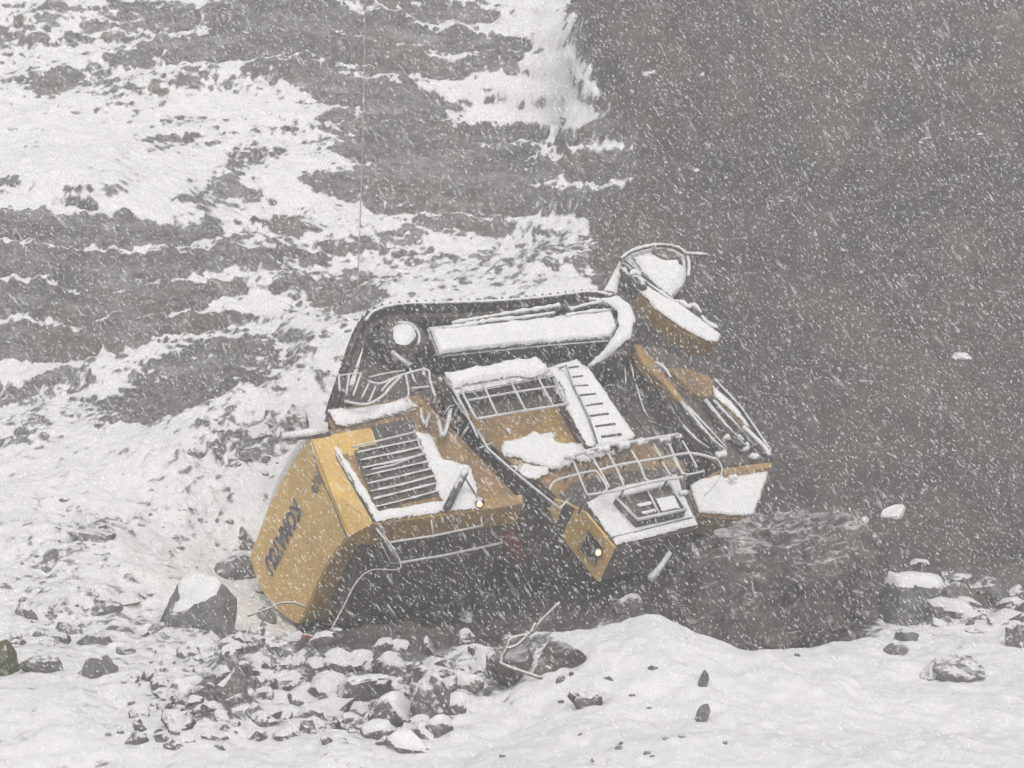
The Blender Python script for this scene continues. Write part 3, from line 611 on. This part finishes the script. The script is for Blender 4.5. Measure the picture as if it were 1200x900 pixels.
fin = prism('link_plate', [(707, 341), (727, 304), (729, 318), (722, 345)], -.3, .12, 'steel', bk, .01)
snow_pad('snow_cover', [(707, 341), (727, 304), (729, 318), (721, 344)], -.29, .04, fin, seed=31, rag=.01, edge=.04)
tp = bar3('tooth_bar', [pick(802, 297, .1), pick(818, 298, .1), pick(831, 299, .1)], [.04, .035, .03], 'steel', bk)
mesh_obj('snow_cover', *tube_geo([pick(803, 296, .14), pick(820, 297, .14), pick(830, 298, .14)], [.02, .035, .02]), 'snow', tp, True)

# ---- crawler seen from its side
loop_px = [(402, 452), (410, 418), (424, 382), (440, 364), (468, 357), (520, 355), (580, 353), (640, 348), (690, 343), (720, 347), (738, 360), (744, 378), (738, 398), (720, 414), (690, 430), (640, 446), (560, 462), (480, 476), (425, 476)]
Lp = smooth_path([loc(pick(x, y, 0)) for x, y in loop_px], 6, True)
Lp = [np.array([q[0], q[1], 0]) for q in Lp]
def resample(P, step):
    P = [np.array(p) for p in P] + [np.array(P[0])]; d = [0]
    for i in range(1, len(P)): d.append(d[-1] + np.linalg.norm(P[i] - P[i - 1]))
    n = int(d[-1] / step); out = []; A = np.array(P)
    for k in range(n):
        s = d[-1] * k / n; out.append([np.interp(s, d, A[:, j]) for j in range(3)])
    return np.array(out)
sh = resample(Lp, .19); ctr = sh.mean(0)
crawl = prism('crawler', [(500, 382), (560, 376), (640, 370), (716, 362), (724, 380), (716, 398), (640, 404), (560, 412), (514, 417)], -.2, .5, 'steel', root, .04)
TW = 1.0
parts = []
N = len(sh)
for i in range(N):
    a, b = sh[i], sh[(i + 1) % N]; t = (b - a); L_ = np.linalg.norm(t); t /= L_; nrm = np.array([t[1], -t[0], 0])
    if nrm @ (a - ctr) < 0: nrm = -nrm
    a2 = a + t * .012; b2 = b - t * .012
    q = [a2 + nrm * .0, b2, b2 + nrm * .05, b2 - t * (L_ * .7) + nrm * .05, b2 - t * (L_ * .75) + nrm * .11, a2 + nrm * .11]
    q = q[:1] + q[1:]
    top = [W(*(p + np.array([0, 0, 0.0]))) for p in q]; bot = [p - E3 * TW for p in top]; n = len(q)
    parts.append((top + bot, [list(range(n)), list(range(2 * n - 1, n - 1, -1))] + [[k, k + n, (k + 1) % n + n, (k + 1) % n] for k in range(n)]))
belt = mesh_obj('track_belt', *merge(parts), 'dark', crawl)
b = bmesh.new(); b.from_mesh(belt.data); bmesh.ops.recalc_face_normals(b, faces=b.faces); b.to_mesh(belt.data); b.free()
inner = [W(*(p + (ctr - p) / np.linalg.norm(ctr - p) * .10)) - E3 * .3 for p in sh]
mesh_obj('track_chain', *tube_geo(inner, .085, 6, True), 'dark', crawl)
prism('back_plate', [(416, 450), (430, 392), (444, 370), (520, 362), (640, 355), (712, 352), (730, 378), (690, 425), (640, 470), (540, 500), (470, 482), (402, 476)], -.75, .12, 'dark', crawl)
snow_pad('snow_cover', [(503, 388), (540, 384), (612, 378), (660, 372), (716, 366), (722, 386), (716, 396), (640, 403), (560, 412), (514, 417)], -.19, .10, crawl, seed=33, rag=.02, edge=.06)
snow_pad('snow_cover', [(703, 352), (722, 348), (738, 360), (744, 378), (738, 398), (720, 412), (694, 430), (690, 428), (712, 404), (724, 384), (722, 366)], .0, .10, crawl, seed=34, rag=.03, edge=.08)
topsnow = smooth_path([W(*(p + np.array([0, 0, .0]))) for p in sh[::3] if p[1] < ctr[1] - .3], 3)
rimp = [pick(x, y, .03) for x, y in ((428, 376), (440, 364), (468, 357), (520, 355), (580, 353), (640, 348), (690, 342), (716, 346))]
rimp = smooth_path(rimp, 10); mesh_obj('snow_cover', *tube_geo([p + E3 * .02 for p in rimp], [.018 + .018 * random.random() for _ in rimp], 6), 'snow', crawl, True)
for l in [[(520, 384), (548, 380), (575, 375), (610, 372), (650, 366)], [(530, 378), (570, 371), (600, 366), (640, 360), (656, 357)], [(664, 370), (680, 366), (722, 362)], [(668, 362), (690, 356), (712, 352)], [(690, 350), (704, 352), (712, 358)]]:
    P = smooth_path([pick(x, y, -.08) for x, y in l], 6)
    g = bar3('roller_guard', [q - E3 * .06 for q in P], .05, 'steel', crawl)
    mesh_obj('snow_cover', *tube_geo(P, [.02 + .04 * random.random() for _ in P], 7), 'snow', g, True)
def disc(name, px, py, c, r, th, mat, parent, seg=28):
    p = pick(px, py, c); V = []; 
    for k in range(seg):
        q = 2 * math.pi * k / seg; V.append(p + r * (math.cos(q) * E1 + math.sin(q) * E2))
    V2 = [v - E3 * th for v in V]; V3 = [p + (v - p) * .82 + E3 * th * .25 for v in V]
    return mesh_obj(name, V + V2 + V3, [list(range(2 * seg, 3 * seg)), list(range(2 * seg - 1, seg - 1, -1))] + [[k, k + seg, (k + 1) % seg + seg, (k + 1) % seg] for k in range(seg)] + [[k, (k + 1) % seg, (k + 1) % seg + 2 * seg, k + 2 * seg] for k in range(seg)], mat, parent, False)
disc('sprocket', 473, 394, -.25, .50, .4, 'dark', crawl)
hub = disc('drive_hub', 473, 393, -.1, .28, .3, 'steel', crawl)
snow_pad('snow_cover', [(473 + 14 * math.cos(q), 393 + 13.5 * math.sin(q)) for q in np.linspace(0, 2 * math.pi, 15)[:-1]], -.03, .08, hub, seed=36, rag=.01, edge=.1)
bar3('guard_arm', [pick(459, 412, 0), pick(480, 429, 0)], [.04, .05], 'rail', crawl)
bar3('guard_ring', smooth_path([pick(x, y, -.05) for x, y in ((466, 378), (482, 380), (491, 392), (490, 404))], 5), .03, 'rail', crawl)

# bent railings left of the crawler
BR = [([(397, 438), (398, 458)], .022), ([(409, 438), (406, 462)], .020), ([(423, 438), (414, 463)], .022), ([(432, 450), (424, 466)], .018), ([(432, 447), (447, 449), (472, 439), (500, 433), (504, 446), (510, 465)], .024), ([(404, 470), (428, 474), (447, 465), (458, 453), (470, 441)], .028), ([(482, 455), (503, 453)], .02),
 ([(440, 453), (433, 470)], .02), ([(447, 458), (458, 446), (470, 440)], .022), ([(475, 438), (479, 458), (476, 470)], .02), ([(432, 442), (455, 437), (475, 434)], .015), ([(396, 440), (424, 437)], .016)]
mesh_obj('bent_railing', *merge([tube_geo(smooth_path([pick(x, y, .35) for x, y in l], 5), r) for l, r in BR]), 'rail', root, True)
for i in range(16):
    x = random.uniform(484, 530); y = random.uniform(440, 520) ; x += (y - 440) * .25
    P = [pick(x + random.uniform(-16, 16), y + random.uniform(-18, 18), random.uniform(-.5, .3)) for _ in range(4)]
    bar3('torn_hose' if i % 2 else 'torn_bar', smooth_path(P, 5), random.uniform(.015, .04), ('steel', 'rail', 'rust', 'steel')[i % 4], root)

# ------------------------------------------------------------------ rocks
def rock_mesh(size, seed, sub=3, planes=11, rough=.10):
    r = random.Random(seed); bm = bmesh.new(); bmesh.ops.create_icosphere(bm, subdivisions=sub, radius=1)
    N = []
    for _ in range(planes):
        v = Vector((r.gauss(0, 1), r.gauss(0, 1), r.gauss(0, 1))).normalized(); N.append((v, r.uniform(.5, .92)))
    for v in bm.verts:
        d = v.co.normalized(); m = 1.15
        for n, k in N:
            q = n.dot(d)
            if q > .05: m = min(m, k / q)
        v.co = d * m
    co = np.array([v.co[:] for v in bm.verts]); 
    nz = fbm(co[:, 0] * 2.2 + seed, co[:, 1] * 2.2 + co[:, 2] * 1.7, 500 + seed % 50, 4) - .5
    nf = fbm(co[:, 0] * 7 + seed, co[:, 1] * 7 + co[:, 2] * 5, 520 + seed % 50, 3) - .5
    for i, v in enumerate(bm.verts): v.co *= 1 + nz[i] * rough * 3 + nf[i] * rough
    for v in bm.verts: v.co = Vector((v.co.x * size[0], v.co.y * size[1], v.co.z * size[2]))
    me = bpy.data.meshes.new('rock'); bm.to_mesh(me); bm.free()
    return me
def rock(px, py, w, h, label=None, mat='rock', group=None, name='rock', cat='rock', seed=None, sub=3, rough=.1, rot=None, yaw=None, planes=11, D=None, sink=.35, capped=False):
    """px, py = middle of the visible rock, w and h its size in photo pixels; it sits in the ground there"""
    seed = seed if seed is not None else int(px * 7 + py * 13)
    g = ground_hit(px, py + h * .35) if D is None else at_y(px, py, D)
    s = np.linalg.norm(g - CAM) / FPX
    hw, hh = w * s / 2, h * s / 2
    me = rock_mesh((hw * 1.15, max(hw * .9, hh * .9), hh * 1.5), seed, sub, planes, rough)
    o = bpy.data.objects.new(name, me); COL.objects.link(o); me.materials.append(M[mat])
    rr = random.Random(seed)
    o.location = g + np.array([0, hw * .35, hh * .05])
    o.rotation_euler = (0, rr.uniform(-.25, .25) if rot is None else rot, rr.uniform(-.4, .4) if yaw is None else yaw)
    if sub <= 2 or rough > .05: me.polygons.foreach_set('use_smooth', [False] * len(me.polygons))
    tag(o, label, cat, group)
    if capped:
        rot = o.rotation_euler.to_matrix(); bm = bmesh.new(); bm.from_mesh(me); bm.normal_update(); k = hw * .16
        nz = {v: (rot @ v.normal).z for v in bm.verts}; up = rot.inverted() @ Vector((0, 0, 1))
        for _ in range(6): nz = {v: (nz[v] + sum(nz[e.other_vert(v)] for e in v.link_edges)) / (1 + len(v.link_edges)) for v in bm.verts}
        cn = {v: max(0.0, min(1.0, (nz[v] - .66) / .22)) for v in bm.verts}
        for v in bm.verts: v.co += up * (cn[v] ** .6 * k - .01)
        bmesh.ops.delete(bm, geom=[v for v in bm.verts if nz[v] < .56], context='VERTS')
        mc = bpy.data.meshes.new('snow_cap'); bm.to_mesh(mc); bm.free(); mc.materials.append(M['snow'])
        mc.polygons.foreach_set('use_smooth', [True] * len(mc.polygons))
        s_ = bpy.data.objects.new('snow_cap', mc); COL.objects.link(s_); s_.parent = o
    return o
rock(231, 716, 92, 88, 'largest grey boulder left of the yellow panel, its top under a thick snow cap', 'bare_rock', None, 'boulder', 'boulder', 17, 5, .05, planes=8, rot=.12, capped=True)
rock(210, 745, 84, 20, 'flat low rock slab lying in snow just below the large grey boulder', 'bare_rock', rot=-.05, rough=.16)
rock(268, 660, 72, 26, 'dark low rock wedged between the large grey boulder and the yellow panel', 'bare_rock')
rock(120, 780, 38, 30, 'small triangular dark rock alone in snow left of the flat slab', 'bare_rock', seed=3)
rock(78, 736, 34, 20, 'grey wedge-shaped rock in the left snow with two similar rocks to its right', 'bare_rock')
rock(105, 748, 36, 18, 'flat grey rock low in the left snow, lowest of three close together', 'bare_rock')
rock(122, 712, 34, 14, 'thin grey rock in the left snow, uppermost of three close together', 'bare_rock')
rock(52, 782, 46, 20, 'jagged dark rock between the mossy rock and the small triangular rock', 'bare_rock')
rock(28, 716, 26, 20, 'small dark rock beside the left edge above the mossy rock', 'rock')
rock(4, 768, 36, 54, 'dark mossy rock cut off by the left edge of the picture', 'moss', name='mossy_rock', rough=.18)
rock(288, 630, 24, 30, 'small dark stone against the upper edge of the yellow panel', 'rock')
rock(270, 800, 44, 56, 'tall dark crumbling rock standing in snow left of the stone heap', 'rock', rough=.2, seed=9)
rock(212, 846, 38, 28, 'dark knobbly stone in the lower left snow with a smaller one beside it', 'rock', rough=.2)
rock(248, 862, 40, 16, 'low dark stone half under snow at the lower left', 'rock', rough=.15)
rock(332, 862, 20, 12, 'small dark stone in snow below the stone heap', 'rock')
rock(195, 820, 26, 28, 'dark weedy stone in snow below the small triangular rock', 'rock', rough=.2)
hp = 'snow-capped stones heaped in front of the wreck'
heap_lab = ['large block at the left of the stone heap with square snow cap', 'split block in the middle of the stone heap, thick snow on top', 'pointed stone at the right of the heap leaning on the snow bank', 'low stone at the foot of the heap, lowest on the left', 'rounded stone at the foot of the heap, lowest on the right', 'flat stone under the heap lying furthest forward', 'upright stone at the upper right of the heap near the dark pit']
HS = [(432, 803, 66, 48), (466, 834, 52, 36), (508, 820, 46, 56), (438, 857, 44, 24), (514, 852, 34, 28), (482, 872, 50, 20), (546, 798, 36, 34)]
for (x, y, w, h_), lb in zip(HS, heap_lab): rock(x, y, w, h_, lb, 'rock', hp, sub=4, rough=.06, planes=9, capped=True)
for x, y, w, h_ in [(404, 778, 46, 22), (378, 803, 52, 26), (452, 778, 42, 24), (492, 786, 34, 26), (352, 812, 40, 22), (332, 798, 34, 18), (412, 834, 34, 22), (385, 835, 60, 26), (560, 776, 40, 32), (470, 806, 30, 22), (490, 845, 26, 20), (530, 830, 26, 22), (425, 772, 30, 18), (374, 778, 30, 16), (515, 788, 30, 20), (306, 812, 26, 22), (322, 760, 24, 20), (346, 745, 22, 18), (300, 735, 22, 26), (312, 690, 20, 18)]:
    rock(x, y, w, h_, 'grey stone with a snow cap in the rubble in front of the wreck', 'rock', 'snowy rubble stones in front of the wreck', rough=.08)
rock(608, 772, 62, 44, 'brown earthy lump at the left end of the front snow bank', 'heap', rough=.15)
rock(655, 764, 66, 38, 'brown snow-streaked rock rising behind the front snow bank left of its crest', 'heap', rough=.14, sub=4)
# right side
rock(1072, 706, 92, 44, 'large dark rock with thick snow cap right of the dark earth mound', 'bare_rock', sub=5, seed=33, planes=8, rough=.05, capped=True)
rock(1050, 684, 44, 24, 'dark rounded rock just behind the large snow-capped rock', 'rock')
rock(1118, 714, 56, 26, 'flat layered rock touching the right side of the large snow-capped rock', 'rock')
rock(1162, 694, 46, 30, 'pale rounded rock at the foot of the dark slope near the right edge', 'bare_rock')
rock(1176, 726, 44, 16, 'flat snow-topped stone below the pale rounded rock', 'rock')
rock(1118, 783, 58, 34, 'lone blocky brown rock sitting on the smooth snow at lower right', 'bare_rock', seed=40, sub=4, planes=8, rough=.1)
rock(1096, 786, 26, 24, 'small rock touching the left end of the lone blocky rock', 'rock')
rock(1194, 744, 40, 40, 'snowy rock cut off by the right edge of the picture', 'rock')
rock(1062, 746, 30, 14, 'small brown stone on snow, upper of two beside the dark mound', 'bare_rock')
rock(1046, 762, 30, 14, 'small brown stone on snow, lower of two beside the dark mound', 'bare_rock')
rock(1143, 740, 24, 9, 'tiny flat dark stone in snow under the flat layered rock', 'rock')
for x, y, w, h_ in [(1095, 692, 30, 14), (1138, 704, 26, 14), (1188, 706, 26, 14), (1150, 716, 26, 12), (1132, 728, 22, 10), (1100, 730, 20, 10), (1080, 660, 22, 12), (1124, 676, 24, 12), (1192, 690, 18, 14), (1036, 700, 16, 14)]:
    rock(x, y, w, h_, 'small snowy stone among the rocks at the foot of the dark slope', 'rock', 'stones at the foot of the dark slope')
# front snow bank
rock(690, 816, 40, 30, 'knobbly dark stone poking out of the front snow bank', 'rock', rough=.22)
rock(824, 790, 14, 30, 'thin upright dark stone in the front snow, upper of two', 'bare_rock', rough=.15)
rock(823, 838, 15, 22, 'thin upright dark stone in the front snow, lower of two', 'bare_rock', rough=.15)
rock(702, 893, 22, 14, 'small dark stone at the bottom edge of the front snow', 'rock')
rock(640, 782, 18, 13, 'small stone where the front snow bank meets the brown lump', 'rock')
for x, y, w, h_ in [(656, 796, 12, 9), (713, 796, 14, 10), (725, 876, 9, 7), (758, 882, 10, 7), (764, 886, 8, 5), (800, 862, 12, 6), (780, 865, 8, 4), (765, 783, 14, 5), (728, 870, 8, 8), (670, 790, 8, 6), (760, 830, 7, 4), (680, 860, 7, 4), (590, 885, 8, 7), (740, 815, 8, 4), (850, 870, 8, 8), (935, 768, 8, 6)]:
    rock(x, y, w, h_, 'tiny dark stone poking through the smooth front snow', 'bare_rock', 'tiny stones in the front snow', sub=2)
rock(736, 708, 30, 26, 'white snow-covered stone lying in the dark pit below the cab', 'rock', seed=4)
sp = ['white patch of a snow-covered stone high on the dark slope', 'snow-covered stone low on the dark slope above the right rocks', 'snow-covered stone on the dark slope left of another like it']
for (x, y, w, h_), lb in zip([(1127, 416, 28, 10), (1048, 600, 30, 20), (1012, 610, 16, 10)], sp): rock(x, y, w, h_, lb, 'snow', name='snowy_stone')
# dark earth mound
g = at_y(905, 765, 36.3); bm = bmesh.new(); bmesh.ops.create_icosphere(bm, subdivisions=7, radius=1)
co = np.array([v.co[:] for v in bm.verts])
d = 1 + (fbm(co[:, 0] * 1.6 + 3, co[:, 2] * 1.6 + co[:, 1], 700, 4) - .5) * .34 + (fbm(co[:, 0] * 7, co[:, 2] * 7 + co[:, 1] * 5, 720, 4) - .5) * .14
sq = (np.abs(co) ** 3.2).sum(1) ** (-1 / 3.0)
d = d + .35 * (fbm(co[:, 0] * 1.1 + 9, co[:, 2] * 1.1 - co[:, 1], 740, 3) - .5) + (ridged(co[:, 0] * 3.2, co[:, 2] * 3.2 + co[:, 1] * 2.1, 760, 3) - .5) * .16
co = co * (d * sq)[:, None] * np.array([1.66, 1.5, 1.58])
co[:, 2] += .22 * co[:, 0] - .25 * co[:, 1] * (co[:, 2] > 0)
co[:, 0] += .38 * np.clip(-co[:, 2] * .0 + 0, 0, 1)
for v, c_ in zip(bm.verts, co): v.co = c_ + np.array([-.12 * (c_[2] < 0), 0, 0])
me = bpy.data.meshes.new('earth_mound'); bm.to_mesh(me); bm.free(); me.materials.append(M['heap'])
em = bpy.data.objects.new('earth_mound', me); COL.objects.link(em); em.location = at_y(905, 705, 37.8); em.rotation_euler = (0, .05, .1)
tag(em, 'big dark brown mound of earth right of the wreck, flecked with snow', 'earth mound')
# stones sprinkled over the snowy scree on the left
regs = [((250, 330), (490, 560), 26, 5, 15), ((20, 260), (560, 650), 22, 4, 13), ((150, 280), (590, 640), 8, 5, 12), ((380, 470), (370, 440), 10, 5, 13), ((130, 330), (760, 880), 26, 5, 12), ((10, 120), (690, 760), 12, 6, 14), ((560, 700), (780, 830), 8, 5, 11), ((200, 320), (640, 760), 12, 5, 12)]
for (x0, x1), (y0, y1), n, a, b_ in regs:
    for _ in range(n):
        x = random.uniform(x0, x1); y = random.uniform(y0, y1); w = random.uniform(a, b_)
        rock(x, y, w, w * random.uniform(.35, .7), 'small dark stone half buried in the snowy scree', random.choice(['rock', 'bare_rock', 'bare_rock']), 'small stones in the snowy scree', sub=2)
for k in range(105):
    x = random.uniform(10, 600); y = random.uniform(665, 875) ; w = random.uniform(9, 28)
    if x > 500 and y > 800 or (x < 150 and y > 800) or (170 < x < 300 and y < 760): continue
    rock(x, y, w, w * random.uniform(.4, .8), 'dark stone with snow on top in the rubble left of the front snow bank', random.choice(['rock', 'rock', 'bare_rock']), 'rubble stones left of the front snow bank', sub=3, rough=.12)
for k in range(70):
    x = random.uniform(150, 570); y = random.uniform(745, 872); w = random.uniform(14, 34)
    if x > 500 and y > 810: continue
    rock(x, y, w, w * random.uniform(.5, .85), 'dark stone with snow on top in the rubble left of the front snow bank', 'rock', 'rubble stones left of the front snow bank', sub=3, rough=.10)
# long flat ones
rock(112, 630, 52, 8, 'long thin dark stone in the snowy scree on the left', 'bare_rock', rot=.2)
rock(290, 530, 34, 16, 'dark grey stone in scree left of the spar behind the yellow panel', 'bare_rock')
rock(348, 488, 34, 34, 'dark jagged rock above the spar behind the yellow panel', 'rock', rough=.16)
rock(302, 506, 28, 14, 'dark stone with two others in scree above left of the yellow panel', 'rock')
rock(228, 532, 24, 10, 'flat grey stone alone in the scree, highest on its left side', 'bare_rock')

# rope down the cliff
gp = ground_hit(418, 362); tp = at_y(428, -90, gp[1] + .6)
P = [gp + (tp - gp) * t + np.array([.05 * math.sin(t * 3.1), 0, 0]) for t in np.linspace(0, 1, 20)]
tag(mesh_obj('hanging_rope', *tube_geo(P, .014, 6), 'rope', None, True), 'thin pinkish rope hanging straight down the cliff above the wreck', 'rope')
# red scrap in the snow
p = ground_hit(365, 752); s = .016
V, Fc = tube_geo(smooth_path([p + np.array(q) * 1.0 for q in ((-.16, 0, .08), (-.05, .03, .07), (.06, 0, .05), (.16, .04, .09))], 4), [.03, .05, .055, .05, .05, .045, .05, .055, .05, .04, .03, .03, .02], 8)
tag(mesh_obj('scrap_hose', V, Fc, 'red', None, True), 'short red hose scrap in snow below the yellow panel', 'scrap')
# dead snowy branches at the pit edge
def branch(pts_, label, g=None, r=.022):
    parts = []
    base = ground_hit(*pts_[0][0]); D = base[1]
    for l in pts_: parts.append(tube_geo(smooth_path([at_y(x, y, D + .05 * i) for i, (x, y) in enumerate(l)], 5), r))
    o = mesh_obj('dead_branch', *merge(parts), 'twig', None, True); tag(o, label, 'branch', g); return o
branch([[(585, 792), (576, 778), (582, 768), (598, 768), (606, 780)], [(578, 782), (588, 772), (600, 776)], [(586, 790), (596, 786), (608, 784)]], 'bent snowy branch arching at the upper edge of the stone heap')
branch([[(636, 795), (592, 780), (588, 774), (594, 760), (600, 748), (622, 742), (634, 728), (656, 706)], [(594, 760), (606, 756), (618, 745)], [(622, 742), (628, 730)]], 'long snowy branch running up the brown rock behind the snow bank', r=.026)
branch([[(300, 745), (318, 712), (342, 706), (358, 712)], [(290, 722), (318, 712)]], 'thin bent bar across the lower corner of the yellow panel', r=.02)

# ------------------------------------------------------------------ falling snow and haze
N = 230000
Dm = (rng.uniform(5.0 ** 3, 52.0 ** 3, N)) ** (1 / 3)
fx = rng.uniform(-200, 1400, N); fy = rng.uniform(-160, 1040, N)
dd = F + ((fx - 600) / FPX)[:, None] * R - ((fy - 450) / FPX)[:, None] * U
Dm[:150] = rng.uniform(4.2, 9, 150)
Pf = CAM + dd * Dm[:, None]
zi = Z[np.clip(np.searchsorted(YA, Pf[:, 1]), 0, len(YA) - 1), np.clip(np.searchsorted(XA, Pf[:, 0]), 0, len(XA) - 1)]
Pf = Pf[Pf[:, 2] > zi + .05]; N = len(Pf)
wind = np.array([.60, -.1, -.78])[None] + rng.normal(0, .11, (N, 3)); wind /= np.linalg.norm(wind, axis=1)[:, None]
ln = rng.uniform(.014, .036, N); wd = rng.uniform(.0045, .008, N); ln[:140] = rng.uniform(.03, .055, 140); wd[:140] = rng.uniform(.006, .011, 140); veil = rng.uniform(.10, .55, N) * np.clip(Dm[:N] * 0 + np.linalg.norm(Pf - CAM, axis=1) / 30, .25, 1)
s1 = np.cross(wind, rng.normal(0, 1, (N, 3))); s1 /= np.linalg.norm(s1, axis=1)[:, None]; s2 = np.cross(wind, s1)
j = lambda: rng.uniform(.6, 1.4, (N, 1))
V = np.stack([Pf + wind * ln[:, None], Pf - wind * ln[:, None] * j(), Pf + s1 * wd[:, None] * j(), Pf - s1 * wd[:, None] * j(), Pf + s2 * wd[:, None] * j(), Pf - s2 * wd[:, None] * j()], 1).reshape(-1, 3)
tri = np.array([[0, 2, 4], [0, 4, 3], [0, 3, 5], [0, 5, 2], [1, 4, 2], [1, 3, 4], [1, 5, 3], [1, 2, 5]])
T3 = (tri[None] + (np.arange(N) * 6)[:, None, None]).reshape(-1, 3)
me = bpy.data.meshes.new('falling_snow'); me.vertices.add(len(V)); me.vertices.foreach_set('co', V.astype(np.float32).ravel())
me.loops.add(T3.size); me.loops.foreach_set('vertex_index', T3.ravel().astype(np.int32))
me.polygons.add(len(T3)); me.polygons.foreach_set('loop_start', (np.arange(len(T3)) * 3).astype(np.int32)); me.update(calc_edges=True)
me.materials.append(M['flake']); me.polygons.foreach_set('use_smooth', np.ones(len(T3), dtype=bool))
a_ = me.attributes.new('veil', 'FLOAT', 'POINT'); a_.data.foreach_set('value', np.repeat(veil, 6).astype(np.float32))
fs = bpy.data.objects.new('falling_snow', me); COL.objects.link(fs); tag(fs, kind='stuff')

hm = bpy.data.materials.new('haze'); hm.use_nodes = True; t = hm.node_tree; t.nodes.clear()
pv = t.nodes.new('ShaderNodeVolumePrincipled'); pv.inputs['Density'].default_value = HAZE_DENSITY; pv.inputs['Color'].default_value = (.97, .965, .96, 1); pv.inputs['Anisotropy'].default_value = 0.2
o_ = t.nodes.new('ShaderNodeOutputMaterial'); t.links.new(pv.outputs[0], o_.inputs['Volume'])
zlo = float(Z.min()) - 1.2; zhi = max(float(Z.max()) + 1.0, 16.0)
x0, x1, y0, y1 = XA[0] - 1, XA[-1] + 1, YA[0] - 1, YA[-1] + 1
V = [(x, y, z) for z in (zlo, zhi) for y in (y0, y1) for x in (x0, x1)]
hz = mesh_obj('haze', V, [[0, 2, 3, 1], [4, 5, 7, 6], [0, 1, 5, 4], [1, 3, 7, 5], [3, 2, 6, 7], [2, 0, 4, 6]], hm); tag(hz, kind='stuff')
